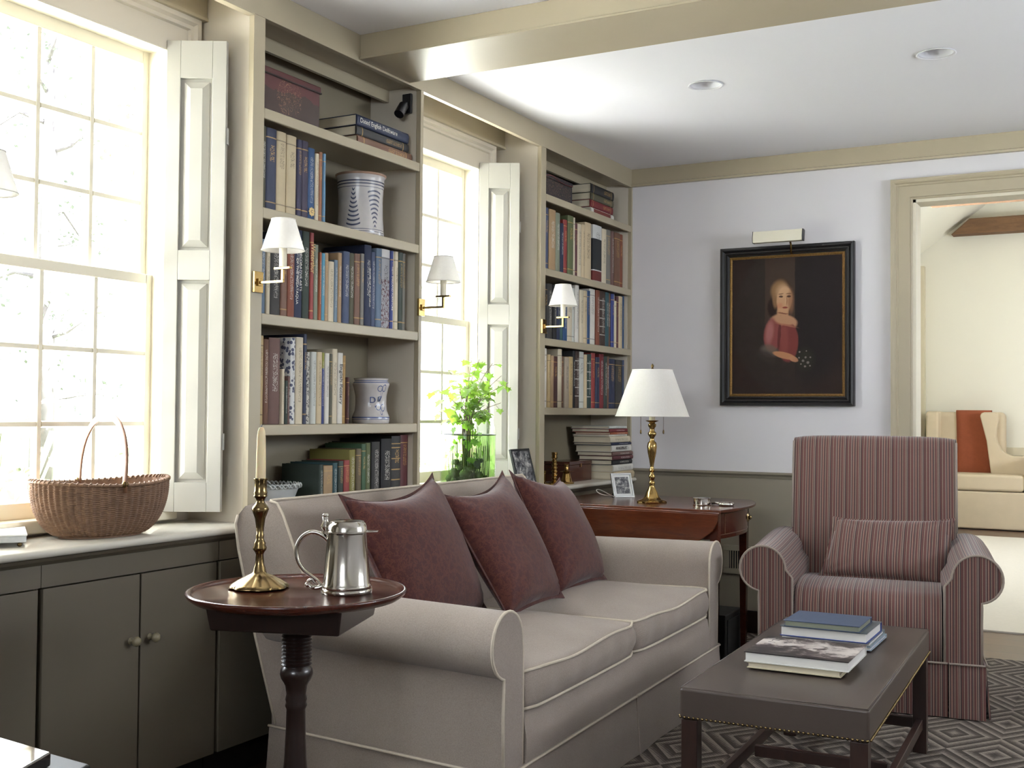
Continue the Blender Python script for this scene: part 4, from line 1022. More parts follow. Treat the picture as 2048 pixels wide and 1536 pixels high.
# ---------------------------------------------------------------- books on the ottoman
def flat_book(label, x0, x1, y0, y1, z, th, mtop, mpage, spine='+Y', mt=None, rz=0, group=None, jacket=None):
    t = thing('book', label, 'book', ((x0+x1)/2, (y0+y1)/2, z), rz, group); w_, l_ = (x1-x0)/2, (y1-y0)/2; b = .0026
    MB().box(-w_, -l_, 0, w_, l_, b).obj('back_cover', jacket or mtop, t, bevel=.0006)
    MB().box(-w_, -l_, th-b, w_, l_, th).obj('front_cover', mtop, t, bevel=.0006)
    MB().box(-w_, l_-b, b, w_, l_, th-b).obj('spine', jacket or mtop, t)
    MB().box(-w_+.004, -l_+.003, b, w_-.004, l_-b-.0005, th-b).obj('pages', mpage, t); return t
WPG = mat('white_pages', (214, 212, 206), .85, var=.05, vs=4, stretch=(1, 1, 120))
def photo_cover():
    t = NT('sepia_photo_jacket'); v = t.coord(); s = t.sep(v)
    n = t.noise(v, 14, 8, .72, .6); n2 = t.noise(t.coord(scale=(1, 4, 1)), 10, 6, .7)
    sky = t.math('MULTIPLY', t.math('ADD', s[1], .02), 3.0); k = t.math('ADD', t.math('MULTIPLY', n, .75), t.math('MULTIPLY', n2, .35)); k = t.math('SUBTRACT', k, t.math('MULTIPLY', t.math('ABSOLUTE', t.math('SUBTRACT', s[1], .03)), 1.4))
    t.base(t.ramp(k, [(.40, srgb((36, 31, 32))), (.47, srgb((92, 82, 80))), (.52, srgb((178, 168, 162))), (.6, srgb((206, 198, 190)))])); t.set(Roughness=.35); return t.m
G = 'books on the leather bench table'
flat_book('cream-covered book under the photo-jacketed one on the bench table', 1.412, 1.664, 3.062, 3.30, .4065, .0165, mat('cream_cloth_cover', (196, 186, 156), .7), PAGES, group=G, rz=.01)
pb = flat_book('large book with a black-and-white photograph jacket, front stack on the bench table', 1.405, 1.684, 3.058, 3.310, .4235, .0275, photo_cover(), WPG, jacket=WPG, group=G, rz=.015)
for i in range(5): text('IIILLS'[i], .03, mat('grey_print', (70, 64, 64), .5, var=0), pb, (-.115+.004*i, -.02+.018*i*1.6, .0276), (0, 0, 0)).rotation_euler = (0, 0, -PI/2)
NVY = mat('slate_blue_cloth', (62, 74, 96), .6, var=.08, vs=40); ROY = mat('royal_blue_cover', (40, 60, 128), .5)
flat_book('pale blue-grey paperback at the bottom of the rear stack on the bench table', 1.395, 1.667, 3.455, 3.70, .4065, .011, mat('pale_blue_jacket', (150, 164, 178), .5), WPG, group=G, rz=.0)
flat_book('pale grey book second from the bottom of the rear stack on the bench table', 1.398, 1.662, 3.458, 3.695, .418, .013, mat('grey_jacket', (120, 128, 132), .5), WPG, group=G, rz=.01)
flat_book('thick white-paged book with royal blue back cover, rear stack on the bench table', 1.404, 1.660, 3.43, 3.655, .4315, .030, mat('grey_green_photo_jacket', (92, 100, 104), .4, var=.2, vs=25), WPG, jacket=ROY, group=G, rz=.0)
flat_book('slate blue cloth book topmost of the rear stack on the bench table', 1.418, 1.640, 3.42, 3.61, .462, .019, NVY, mat('green_grey_pages', (120, 124, 108), .8), group=G, rz=.01)

# ---------------------------------------------------------------- jars, boxes and bowl on the shelves
def delft(name, kind):
    t = NT(name); v = t.coord(); s = t.sep(v)
    ang = t.math('ARCTAN2', s[1], s[0]); z = s[2]; n = t.noise(v, 30, 4)
    base = t.mix(n, srgb((196, 192, 188)), srgb((172, 166, 164))); m = None
    def band(a, b): return t.math('MULTIPLY', t.math('GREATER_THAN', z, a), t.math('LESS_THAN', z, b))
    zz = t.math('ADD', z, t.math('MULTIPLY', t.noise(v, 9, 2), .003))
    def OR(a, b): return b if a is None else t.math('MAXIMUM', a, b)
    if kind == 1:
        for a, b in ((.186, .190), (.196, .2005), (.176, .178), (.016, .018), (.024, .026), (.008, .0095)): m = OR(m, band(a, b))
        for (a0, up) in ((-.78, 1), (.22, -1)):
            d = t.math('SUBTRACT', ang, a0)
            for k in range(9):
                q = k/8; hw_ = (.06+.26*(1-q)) if up > 0 else (.06+.30*q); zc = .04+.125*q
                da = t.math('DIVIDE', d, hw_); inside = t.math('LESS_THAN', t.math('ABSOLUTE', da), 1.0)
                cz = t.math('ADD', zc, t.math('MULTIPLY', t.math('MULTIPLY', da, da), .007*up)); st_ = t.math('LESS_THAN', t.math('ABSOLUTE', t.math('SUBTRACT', zz, cz)), .0032)
                m = OR(m, t.math('MULTIPLY', inside, st_))
        ink = srgb((28, 40, 72))
    else:
        for a, b in ((.146, .149), (.152, .155), (.018, .023), (.013, .015)): m = OR(m, band(a, b))
        def ring(ac, zc, ra, rz_, th=.13, s0=None):
            x = t.math('DIVIDE', t.math('SUBTRACT', ang, ac), ra); y = t.math('DIVIDE', t.math('SUBTRACT', z, zc), rz_)
            r = t.math('SQRT', t.math('ADD', t.math('MULTIPLY', x, x), t.math('MULTIPLY', y, y))); return t.math('LESS_THAN', t.math('ABSOLUTE', t.math('SUBTRACT', r, 1.0)), th)
        for (a, zc, ra, rz_) in ((.10, .125, .16, .010), (.40, .127, .14, .012), (.02, .058, .16, .010), (.36, .056, .16, .012), (.24, .11, .06, .016), (.20, .045, .07, .014)): m = OR(m, ring(a, zc, ra, rz_))
        ink = srgb((64, 84, 130))
    t.base(t.mix(t.math('MULTIPLY', m, .92), base, ink)); t.set(Roughness=.25, Coat_Weight=.3); t.bump(t.noise(v, 14, 3), .15, .003); return t.m
def glide(label, nm, loc, prof, m, rz=0, n=64): 
    t = thing(nm, label, 'jar', loc, rz); MB().lathe(prof, n, cap=True).obj('body', m, t, smooth='a', angle=60); return t
j1 = thing('ceramic_jar', 'white tin-glazed jar with dark blue crescent strokes on the second shelf', 'jar', (-.118, 3.365, SH1[1]+.0006), math.radians(-28))
MB().lathe([(.0, 0), (.083, 0), (.086, .006), (.084, .03), (.081, .08), (.080, .13), (.082, .17), (.085, .20), (.084, .213), (.090, .222), (.091, .228), (.084, .229), (.079, .22), (.079, .20), (.076, .03), (.0, .02)], 64, cap=False).obj('body', delft('tin_glaze_crescents', 1), j1, smooth='a', angle=70)
MB().lathe([(.0868, .2195), (.0915, .2225), (.0925, .229), (.0845, .2305), (.083, .227)], 64, cap=False).obj('chipped_rim', mat('worn_ochre_rim', (150, 120, 100), .6), j1, smooth=True)
j2 = thing('ceramic_jar', 'waisted white jar lettered D. in blue beside the pottery books', 'jar', (-.105, 3.425, SH1[3]+.0006), math.radians(-28))
MB().lathe([(.0, 0), (.066, 0), (.068, .008), (.069, .02), (.066, .028), (.059, .045), (.056, .075), (.057, .10), (.063, .128), (.067, .14), (.066, .148), (.061, .152), (.062, .160), (.064, .163), (.058, .164), (.056, .155), (.053, .1), (.05, .02), (.0, .015)], 56, cap=False).obj('body', delft('tin_glaze_ribbons', 2), j2, smooth='a', angle=70)
BLU = mat('blue_glaze_lettering', (58, 76, 122), .3, var=0)
for s, a, z, sz in (('D', -.36, .083, .032), (',', -.19, .068, .026), ('I', .02, .086, .026), ('7', .15, .087, .026)):
    o = text(s, sz, BLU, j2, (.0585*math.cos(a), .0585*math.sin(a), z), (PI/2, 0, PI/2+a), ext=.0012)
bw = thing('scalloped_bowl', 'white pierced-rim bowl on the counter behind the sofa back', 'bowl', (-.108, 2.855, CT+.0008))
mb = MB(); mb.lathe([(.0, 0), (.055, 0), (.056, .008), (.075, .03), (.095, .065), (.105, .092), (.103, .093), (.09, .064), (.07, .034), (.0, .02)], 48, cap=False); mb.obj('bowl', mat('white_creamware', (190, 192, 190), .3), bw, smooth='a', angle=70)
mb = MB(); pts = []
for i in range(192): a = 2*PI*i/192; pts.append(((.110+.004*math.sin(24*a))*math.cos(a), (.110+.004*math.sin(24*a))*math.sin(a), .099+.006*math.cos(24*a)))
mb.tube(pts, .0028, 6, closed=True)
pts = [((.107)*math.cos(2*PI*i/192), (.107)*math.sin(2*PI*i/192), .099-.006*math.cos(24*2*PI*i/192)) for i in range(192)]; mb.tube(pts, .0028, 6, closed=True)
mb.obj('pierced_rim', mat('white_creamware', (190, 192, 190), .3), bw, smooth=True)
# painted document box
def painted(name, c1, c2, top, fl):
    t = NT(name); v = t.coord(); s = t.sep(v); n = t.noise(v, 16, 5, .7)
    a = t.mix(n, srgb(c1), srgb(c2)); a = t.mix(t.math('MULTIPLY', t.math('GREATER_THAN', t.math('ADD', s[2], t.math('MULTIPLY', t.noise(v, 20, 3), .05)), top), .7), a, srgb((84, 34, 36)))
    k = t.math('LESS_THAN', t.math('ABSOLUTE', t.math('SUBTRACT', t.noise(v, 34, 2, .4, 3), .5)), .018); r = t.math('LESS_THAN', t.math('ADD', t.math('MULTIPLY', s[1], s[1]), t.math('MULTIPLY', t.math('SUBTRACT', s[2], .075), t.math('SUBTRACT', s[2], .075))), fl)
    a = t.mix(t.math('MULTIPLY', t.math('MULTIPLY', k, r), .6), a, srgb((150, 112, 84))); t.base(a); t.set(Roughness=.45); return t.m
bx = thing('painted_box', 'dark red-brown painted lidded box at the left end of the top shelf', 'box', (-.13, 2.872, SH1[0]+.0006)); PM = painted('worn_painted_wood', (38, 24, 20), (62, 40, 34), .115, .004)
MB().box(-.085, -.155, 0, .085, .155, .128).obj('body', PM, bx, bevel=.002); MB().box(-.088, -.159, .1285, .089, .159, .150).obj('lid', PM, bx, bevel=.004); MB().box(-.09, -.161, .126, .091, .161, .131).obj('lid_moulding', DKWOOD, bx, bevel=.001)
bx = thing('decorated_box', 'black floral-decorated box on the far top shelf', 'box', (-.125, 4.855, SH2[0]+.0006)); PM2 = painted('black_floral_lacquer', (18, 18, 26), (34, 34, 44), .5, .02)
MB().box(-.075, -.155, 0, .075, .155, .095).obj('body', PM2, bx, bevel=.002); MB().box(-.078, -.158, .0955, .078, .158, .118).obj('lid', PM2, bx, bevel=.006)
cur = MB().tube([(.0795, -.15+.3*i/20, .10+.012*math.sin(i/20*PI*2)*(1 if i < 10 else .4)) for i in range(21)], .002, 6).obj('painted_garland', mat('dull_red_paint', (110, 58, 56), .6), bx, smooth=True)
bx = thing('wooden_box', 'small dark mahogany box on the counter beside the tall book stack', 'box', (-.135, 5.16, CT+.0008)); MB().box(-.07, -.13, 0, .07, .13, .082).obj('body', MAHOG, bx, bevel=.002); MB().box(-.072, -.132, .0825, .072, .132, .10).obj('lid', MAHOG, bx, bevel=.003); MB().box(.0705, -.008, .07, .073, .008, .088).obj('lock_plate', BRASS, bx)
# clamp light / dark bracket under the top of the left bookcase
br = thing('clip_spotlight', 'small black clip-on spotlight high in the left bookcase corner', 'lamp', (-.055, 3.574, 2.29)); MB().box(-.02, -.012, -.07, .02, .0, .005).obj('clamp', BLACKM, br, bevel=.003)
mb = MB(); mb.tube([(0, -.01, -.03), (.0, -.035, -.05)], .007, 8); mb.tube([(.0, -.03, -.045), (-.0, -.062, -.085)], .019, 16); mb.obj('spot_head', BLACKM, br, smooth='a')
# brass pieces in the far bookcase
def stick(nm, label, loc, prof, m=BRASS, cat='candlestick', n=32, **k):
    t = thing(nm, label, cat, loc); MB().lathe(prof, n, cap=False).obj('turned_body', m, t, smooth='a', angle=50, **k); return t
stick('brass_candlestick', 'small squat brass candlestick half hidden by the far bookcase stile', (-.10, 4.80, CT+.0008), [(0, 0), (.042, 0), (.044, .006), (.02, .014), (.018, .05), (.022, .055), (.022, .065), (.0, .065)], group=None) if False else stick('brass_candlestick', 'small squat brass candlestick half hidden by the far bookcase stile', (-.10, 4.80, CT+.0008), [(0, 0), (.042, 0), (.044, .006), (.02, .014), (.018, .05), (.022, .055), (.022, .065), (.0, .065)])
pr = [(0, 0), (.036, 0), (.038, .006), (.015, .014)]
for i in range(7): pr += [(.009, .022+i*.016), (.0145, .030+i*.016)]
pr += [(.012, .136), (.014, .14), (.014, .152), (.0, .152)]
stick('brass_candlestick', 'slender knopped brass candlestick in front of the mahogany box', (-.055, 4.845, CT+.0008), pr)
stick('brass_chamberstick', 'bell-shaped brass chamberstick with a drip pan beside the mahogany box', (-.035, 4.935, CT+.0008), [(0, 0), (.036, 0), (.037, .006), (.028, .012), (.022, .03), (.017, .05), (.014, .056), (.032, .058), (.033, .060), (.013, .062), (.010, .066), (.0105, .092), (.012, .095), (.0, .095)])
# ---------------------------------------------------------------- drop-leaf table behind the sofa
TZ = .705
pt = thing('drop_leaf_table', 'mahogany drop-leaf table with a bowed drawer end behind the sofa arm', 'table', (.46, 4.82, 0))
def L_(x, y): return (x-.46, y-4.82)
def outline(inset=0):
    p = [(.035, 4.49+inset), (.872-inset, 4.49+inset)]
    # bowed right end with rounded back corner
    P0, P1, P2 = Vector((.872-inset, 4.49+inset)), Vector((.955-inset, 4.93)), Vector((.80-inset, 5.145-inset))
    for i in range(1, 19):
        t = i/18; q = P0*(1-t)**2+P1*2*t*(1-t)+P2*t*t; p.append((q.x, q.y))
    p.append((.035, 5.145-inset)); return [L_(*q) for q in p]
MB().prism(outline(), 'Z', TZ-.013, TZ).obj('tabletop', MAHOG2, pt, bevel=.004, seg=3)
MB().prism(outline(.035), 'Z', TZ-.125, TZ-.0135).obj('drawer_end_apron', MAHOG, pt, bevel=.001)
# stringing lines on the bowed end
ol = outline(.034)[2:20]
m = MB()
for z in (TZ-.022, TZ-.108): m.tube([(x, y, z) for x, y in ol], .0015, 5)
for q in (ol[1], ol[-2]): m.tube([(q[0], q[1], TZ-.108), (q[0], q[1], TZ-.022)], .0015, 5)
m.obj('inlay', mat('boxwood_inlay', (96, 72, 50), .4), pt)
kx, ky = ol[11]; k_ = MB(); 
for (r_, dx) in ((.020, 0), (.021, .002), (.016, .004), (.010, .006), (.011, .012), (.004, .016)):
    pass
kb = MB(); n = 24; vs = []; pr = [(.0, 0), (.019, 0), (.021, .003), (.017, .005), (.009, .008), (.010, .014), (.0, .018)]
kb.lathe(pr, n, cap=False, sx=1, sy=1.2); ko = kb.obj('drawer_pull', ABRASS, pt, smooth='a'); ko.location = (kx+.001, ky, TZ-.065); ko.rotation_euler = (PI/2, 0, PI/2); ko.rotation_euler = (0, PI/2, 0)
# hanging front leaf with clipped corner
lf = [(.02, .69), (.868, .69), (.866, .66), (.845, .62), (.80, .585), (.76, .565), (.70, .555), (.02, .555)]
MB().prism([(x-.46, z) for x, z in lf], 'Y', 4.474-4.82, 4.486-4.82).obj('drop_leaf', MAHOG2, pt, bevel=.003)
MB().tube([(x-.46, 4.482-4.82, .692) for x in (.02, .3, .6, .87)], .006, 8).obj('rule_joint', MAHOG2, pt, smooth=True)
for (x, y) in ((.835, 4.54), (.80, 5.05), (.09, 4.55), (.09, 5.05)):
    x, y = L_(x, y); m = MB(); a, b = .0185, .011; zf = .0095 if x > 0 else 0
    m.hexa([(x-b, y-b, zf), (x+b, y-b, zf), (x+b, y+b, zf), (x-b, y+b, zf), (x-a, y-a, TZ-.0135), (x+a, y-a, TZ-.0135), (x+a, y+a, TZ-.0135), (x-a, y+a, TZ-.0135)]); m.obj('leg', MAHOG, pt, bevel=.001)
bx = thing('black_box', 'black cube-shaped box on the floor under the drop-leaf table', 'box', (.67, 4.98, .0095)); MB().box(-.10, -.12, 0, .105, .13, .205).obj('body', mat('black_painted_wood', (22, 22, 26), .45), bx, bevel=.004); MB().box(.1055, -.09, .03, .108, .09, .18).obj('front_panel', mat('charcoal_panel', (34, 34, 38), .6), bx)

# ---------------------------------------------------------------- table lamp
lp = thing('table_lamp', 'brass table lamp with a white empire shade and two pull chains on the drop-leaf table', 'lamp', (.485, 4.72, TZ+.0006))
s = 1/454.0
foot = lambda a, z: 1+(.08*math.cos(8*a) if z < .012 else .02*math.cos(8*a) if z < .03 else 0)
MB().lathe([(0, 0), (.064, 0), (.066, .005), (.060, .010), (.046, .014), (.034, .024), (.026, .045), (.017, .062), (.011, .075), (.014, .082), (.014, .09), (.008, .097), (.013, .107), (.015, .117), (.009, .126), (.007, .132), (.013, .140), (.009, .147), (.008, .16), (.013, .19), (.019, .22), (.0215, .245), (.019, .262), (.011, .270), (.009, .277), (.010, .285), (.018, .297), (.019, .305), (.010, .315), (.011, .326), (.017, .334), (.018, .344), (.012, .348), (.013, .352), (.028, .358), (.029, .360), (.013, .362), (.0, .362)], 48, cap=False, rad=foot).obj('base', BRASS, lp, smooth='a', angle=50)
MB().lathe([(.0, .362), (.0135, .362), (.0135, .46), (.0, .46)], 24, cap=False).obj('candle_sleeve', SLEEVE, lp, smooth='a')
MB().lathe([(.0035, .46), (.0035, .585), (.006, .587), (.004, .594), (.0075, .600), (.004, .607), (.0, .612)], 16).obj('finial_rod', BRONZE, lp, smooth=True)
sh = MB(); sh.lathe([(.162, .379), (.0885, .583)], 64, cap=False); so_ = sh.obj('lamp_shade', SHADE, lp, smooth=True, fix=False)
MB().tube([(.162*math.cos(2*PI*i/64), .162*math.sin(2*PI*i/64), .379) for i in range(64)], .002, 6, closed=True).obj('shade_trim', SHADE, so_, smooth=True)
MB().tube([(.0885*math.cos(2*PI*i/64), .0885*math.sin(2*PI*i/64), .583) for i in range(64)], .0018, 6, closed=True).obj('shade_trim', SHADE, so_, smooth=True)
mb = MB()
for k in range(3): a = 2*PI*k/3; mb.tube([(0, 0, .583), (.088*math.cos(a), .088*math.sin(a), .582)], .0012, 5)
mb.obj('shade_spider', BRONZE, lp)
for q in (-1, 1):
    x, y = q*.050*.879, q*.050*.476
    m = MB(); m.tube([(x, y, .43), (x, y, .318)], .0011, 5); m.lathe([(.0, .300), (.004, .304), (.0038, .314), (.0015, .32), (0, .32)], 10, (x, y, 0), cap=False); m.obj('pull_chain', BRONZE, lp, smooth='a'); MB().tube([(0, 0, .43), (x, y, .43)], .002, 6).obj('socket_arm', BRASS, lp)
# photo frames
def photo_mat(name, cx, pattern):
    t = NT(name); v = t.coord(); n = t.noise(v, 60 if pattern else 24, 6, .75, .5); s = t.sep(v)
    t.base(t.ramp(n, [(.38, srgb((42, 42, 46))), (.5, srgb((96, 96, 98))), (.62, srgb((176, 174, 168)))])); t.set(Roughness=.2); return t.m
def frame(label, loc, w_, h_, tilt, rz, mf, mp, mount=.0, bw=.010, easel=True):
    t = thing('photo_frame', label, 'photo frame', loc, rz); c_, s_ = math.cos(tilt), math.sin(tilt)
    # built upright then leaned by tilt about x
    def lean(o): o.rotation_euler = (-tilt, 0, 0); return o
    m = MB(); m.box(-w_/2, 0, 0, w_/2, .010, bw); m.box(-w_/2, 0, h_-bw, w_/2, .010, h_); m.box(-w_/2, 0, bw, -w_/2+bw, .010, h_-bw); m.box(w_/2-bw, 0, bw, w_/2, .010, h_-bw); lean(m.obj('frame', mf, t, bevel=.001))
    lean(MB().box(-w_/2+bw, .004, bw, w_/2-bw, .008, h_-bw).obj('mount', mat('white_mount', (206, 206, 204), .5), t))
    if mount: lean(MB().box(-w_/2+bw+mount, .0032, bw+mount, w_/2-bw-mount, .0038, h_-bw-mount).obj('photograph', mp, t))
    else: lean(MB().box(-w_/2+bw, .0032, bw, w_/2-bw, .0038, h_-bw).obj('photograph', mp, t))
    if not easel: return t
    zt_ = h_*.62*c_; yt = h_*.62*s_+.01; mb = MB(); mb.hexa([(-.02, .09+yt*.3, 0), (.02, .09+yt*.3, 0), (.02, .094+yt*.3, 0), (-.02, .094+yt*.3, 0), (-.02, yt, zt_), (.02, yt, zt_), (.02, yt+.004, zt_), (-.02, yt+.004, zt_)]); mb.obj('easel_back', mat('navy_velvet_back', (24, 26, 40), .9), t)
    return t
frame('silver-rimmed frame with a group photograph on the drop-leaf table', (.262, 4.945, TZ+.0006), .105, .118, math.radians(22), math.radians(48), mat('silver_frame', (200, 200, 198), .25, .6), photo_mat('group_photograph', 0, 1), mount=.010, bw=.008)
frame('black-framed portrait photograph leaning on the window seat beside the vine', (.016, 4.452, CT+.0006), .175, .185, math.radians(15), math.radians(90), mat('black_frame', (30, 30, 32), .35), photo_mat('grey_photograph', 0, 0), mount=0, bw=.010, easel=False)
# cord, silver canister and silver mirror on the table
c_ = MB().tube([(.235-.08*math.sin(i/20*PI)-.05*i/20, 4.90+.06*i/20+.03*math.sin(i/10*PI), TZ+.0035+.028*math.sin(i/20*PI)**2) for i in range(21)], .0022, 7).obj('power_cord', mat('white_cord', (196, 192, 186), .5), smooth=True); tag(c_, 'thin white cord looping over the left end of the drop-leaf table', 'cord')
sb = thing('silver_canister', 'low round polished silver canister on the drop-leaf table', 'canister', (.722, 4.70, TZ+.0006))
MB().lathe([(0, 0), (.038, 0), (.039, .003), (.036, .005), (.036, .026), (.0385, .028), (.0385, .031), (.034, .033), (0, .034)], 40, cap=False).obj('body', SILVER, sb, smooth='a')
sm = thing('silver_hand_mirror', 'ornate silver hand mirror lying beside the silver canister', 'mirror', (.80, 4.735, TZ+.0006), math.radians(-15))
m = MB(); m.lathe([(0, 0), (.030, .0), (.034, .006), (.031, .013), (.02, .016), (0, .017)], 40, (.02, 0, 0), cap=False, rad=lambda a, z: 1+.05*math.cos(9*a)); m.obj('mirror_head', SILVER, sm, smooth=True)
m = MB(); m.tube([(-.01, 0, .008), (-.03, 0, .010), (-.05, .003, .008)], [.008, .006, .009], 10, flat=.8); m.obj('handle', SILVER, sm, smooth=True)

# ---------------------------------------------------------------- candlestick, candle, tankard on the round table
cs = thing('brass_candlestick', 'tall antique brass candlestick with a petal base holding a candle on the round table', 'candlestick', (.622, 1.985, .7006))
lob = lambda a, z: 1+(.075*abs(math.cos(4*a))-.03 if z < .03 else 0)+(.05*math.cos(8*a) if .125 < z < .150 else 0)
MB().lathe([(0, .0), (.060, 0), (.064, .003), (.063, .007), (.057, .011), (.045, .019), (.030, .027), (.017, .033), (.0145, .038), (.013, .046), (.0105, .052), (.0095, .06), (.0085, .075), (.0105, .080), (.0145, .085), (.0155, .090), (.0125, .096), (.0135, .1), (.010, .106), (.0085, .112), (.0095, .118), (.008, .121), (.0085, .135), (.0115, .155), (.0165, .168), (.0195, .176), (.0165, .182), (.011, .188), (.0085, .194), (.011, .20), (.0155, .205), (.0145, .209), (.0155, .213), (.0135, .218), (.0135, .238), (.0155, .242), (.0150, .245), (.0115, .245), (.0115, .225), (0, .225)], 96, cap=False, rad=lob).obj('stem_and_base', ABRASS, cs, smooth='a', angle=55)
ca = thing('taper_candle', 'ivory taper candle standing in the tall brass candlestick', 'candle', (.622, 1.985, .926))
def waxm():
    t = NT('ivory_wax'); t.base(srgb((226, 208, 166))); t.set(Roughness=.4, Subsurface_Weight=.3, Subsurface_Scale=.01); return t.m
mb = MB(); vs = [(.0108, 0), (.0112, .02), (.0108, .07), (.0098, .11), (.0082, .125), (.0055, .1325), (0, .134)]
o = mb.lathe(vs, 24, cap=False).obj('wax', waxm(), ca, smooth='a'); MB().tube([(0, 0, .133), (.0006, 0, .137), (.002, .0, .1395)], .0009, 6).obj('wick', BLACKM, ca)
tk = thing('silver_tankard', 'polished silver lidded tankard with a scroll handle on the round table', 'tankard', (.826, 2.034, .7006), math.atan2(.476, .879))
# local x = to the right in the room view, handle on -x
MB().lathe([(0, 0), (.0545, 0), (.0555, .003), (.0555, .007), (.0535, .010), (.0548, .014), (.0535, .018), (.0515, .022), (.0425, .128), (.043, .131), (0, .131)], 64, cap=False).obj('body', SILVER, tk, smooth='a', angle=40)
lid = MB().lathe([(.0455, .1315), (.0475, .1325), (.0475, .135), (.044, .1355), (.0425, .144), (.040, .151), (.037, .153), (.036, .156), (.03, .157), (0, .1575)], 64, cap=False).obj('lid', SILVER, tk, smooth='a', angle=40)
m = MB(); m.hexa([(.040, -.018, .1325), (.068, -.008, .1325), (.068, .008, .1325), (.040, .018, .1325), (.040, -.018, .135), (.068, -.008, .135), (.068, .008, .135), (.040, .018, .135)]); m.obj('lid_lip', SILVER, lid, bevel=.001)
m = MB(); m.tube([(-.046, 0, .132), (-.050, 0, .145), (-.047, 0, .155), (-.0485, 0, .166)], [.006, .0085, .006, .0065], 12); m.ball((-.0475, 0, .168), .0075, 8, sz=.7); m.obj('thumbpiece', SILVER, lid, smooth=True)
pts = [(-.040, 0, .112), (-.05, 0, .122), (-.066, 0, .130), (-.082, 0, .130), (-.098, 0, .120), (-.108, 0, .104), (-.110, 0, .086), (-.106, 0, .066), (-.094, 0, .048), (-.078, 0, .036), (-.064, 0, .026), (-.055, 0, .016)]
def smooth_path(p, n=4):
    P = [Vector(q) for q in p]; out = []
    for i in range(len(P)-1):
        a, b, c, d = P[max(0, i-1)], P[i], P[i+1], P[min(len(P)-1, i+2)]
        for k in range(n):
            t = k/n; out.append(.5*((2*b)+(c-a)*t+(2*a-5*b+4*c-d)*t*t+(3*b-a-3*c+d)*t**3))
    out.append(P[-1]); return out
sp = smooth_path(pts, 5); MB().tube(sp, [.0085-.0045*i/len(sp) for i in range(len(sp))], 14, flat=.75).obj('handle', SILVER, tk, smooth=True)
sp = smooth_path([(-.053, 0, .014), (-.064, 0, .010), (-.078, 0, .012), (-.084, 0, .022), (-.076, 0, .028), (-.070, 0, .020)], 5); m = MB(); m.tube(sp, [.0055-.002*i/len(sp) for i in range(len(sp))], 10); m.ball((-.086, 0, .016), .006, 8); m.ball((-.072, 0, .012), .007, 8, sz=.6); m.obj('handle_scroll', SILVER, tk, smooth=True)
MB().tube([(-.046, 0, .02), (-.041, 0, .05), (-.043, 0, .09), (-.040, 0, .115)], .0025, 8).obj('handle_spine', SILVER, tk, smooth=True)

# ---------------------------------------------------------------- basket on the window seat
la = math.atan2(.971, .237)
bk = thing('woven_basket', 'oval woven splint basket with a tall swing handle on the window seat', 'basket', (-.097, 2.178, CT+.0012), la)
def basket_m():
    t = NT('woven_splint'); t.base(t.mix(t.noise(t.coord(), 45, 4), srgb((84, 60, 42)), srgb((138, 104, 76)))); t.set(Roughness=.6); return t.m
BM = basket_m(); AX, BX = .188, .121
def bprof(z):  # radius fraction against height 0..1
    return .60+.40*math.sin(min(1, z**.62*1.02)*PI/2) if z > 0 else .60
def bsurf(off, zr=.140):
    def fn(u, v):
        a = 2*PI*u; k = bprof(v); rib = .0024*math.cos(56*a)*1.0; row = .0016*math.cos(2*PI*v*24+(PI if int(56*u) % 2 else 0))
        return ((AX*k+off+rib+row)*math.cos(a), (BX*k+off+rib+row)*math.sin(a), .004+v*zr+.006*math.cos(2*a)*v)
    return fn
m = MB(); m.grid(bsurf(0), 448, 97, cu=True); m.obj('woven_side', BM, bk, smooth=True, fix=False)
m = MB(); m.grid(bsurf(-.006), 112, 20, cu=True); m.obj('inner_lining', BM, bk, smooth=True, fix=False)
m = MB(); m.lathe([(0, 0), (.6, 0), (.6, .006), (0, .007)], 64, cap=False); m.v = [(x*AX, y*BX, z) for x, y, z in m.v]; m.obj('base', BM, bk)
mb = MB(); pts = []
for i in range(480): a = 2*PI*i/480; c2 = .0045*math.cos(70*a); s2 = .0045*math.sin(70*a); pts.append(((AX+c2)*math.cos(a), (BX+c2)*math.sin(a), .146+.006*math.cos(2*a)+s2))
mb.tube(pts, .0024, 5, closed=True)
mb.tube([((AX+.001)*math.cos(2*PI*i/96), (BX+.001)*math.sin(2*PI*i/96), .145+.006*math.cos(4*PI*i/96)) for i in range(96)], .0045, 8, closed=True); mb.obj('rim', BM, bk, smooth=True)
hp = []; 
for i in range(41):
    a = PI*i/40; hp.append((.0+.012*math.sin(a), (BX+.002)*math.cos(a)*(1+.06*math.sin(a)), .150+.172*math.sin(a)**.82))
hp = [(0, BX+.002, .120)]+hp+[(0, -BX-.002, .120)]
MB().tube(hp, .0105, 12, flat=.42).obj('handle', mat('polished_ash_handle', (120, 82, 58), .4, var=.15, vs=20), bk, smooth=True)
for q in (-1, 1): MB().ball((0, q*(BX+.004), .142), .009, 8, sz=1.2).obj('handle_ear', BRONZE, bk, smooth=True)
# little marble tray box at the left edge
tb = thing('marble_stand', 'small marble slab on ball feet at the left end of the window seat', 'stand', (-.128, 1.965, CT+.0006), math.radians(-37))
MB().box(-.11, -.125, .012, .11, .0, .028).obj('slab', mat('veined_marble', (186, 188, 188), .3, var=.22, vs=30), tb, bevel=.002)
MB().box(-.112, -.127, .0282, .112, .002, .032).obj('top_plate', mat('white_top_plate', (224, 224, 222), .4), tb, bevel=.001)
for x in (-.095, .095):
    for y in (-.11, -.015): MB().ball((x, y, .006), .006, 6).obj('foot', BRONZE, tb, smooth=True)

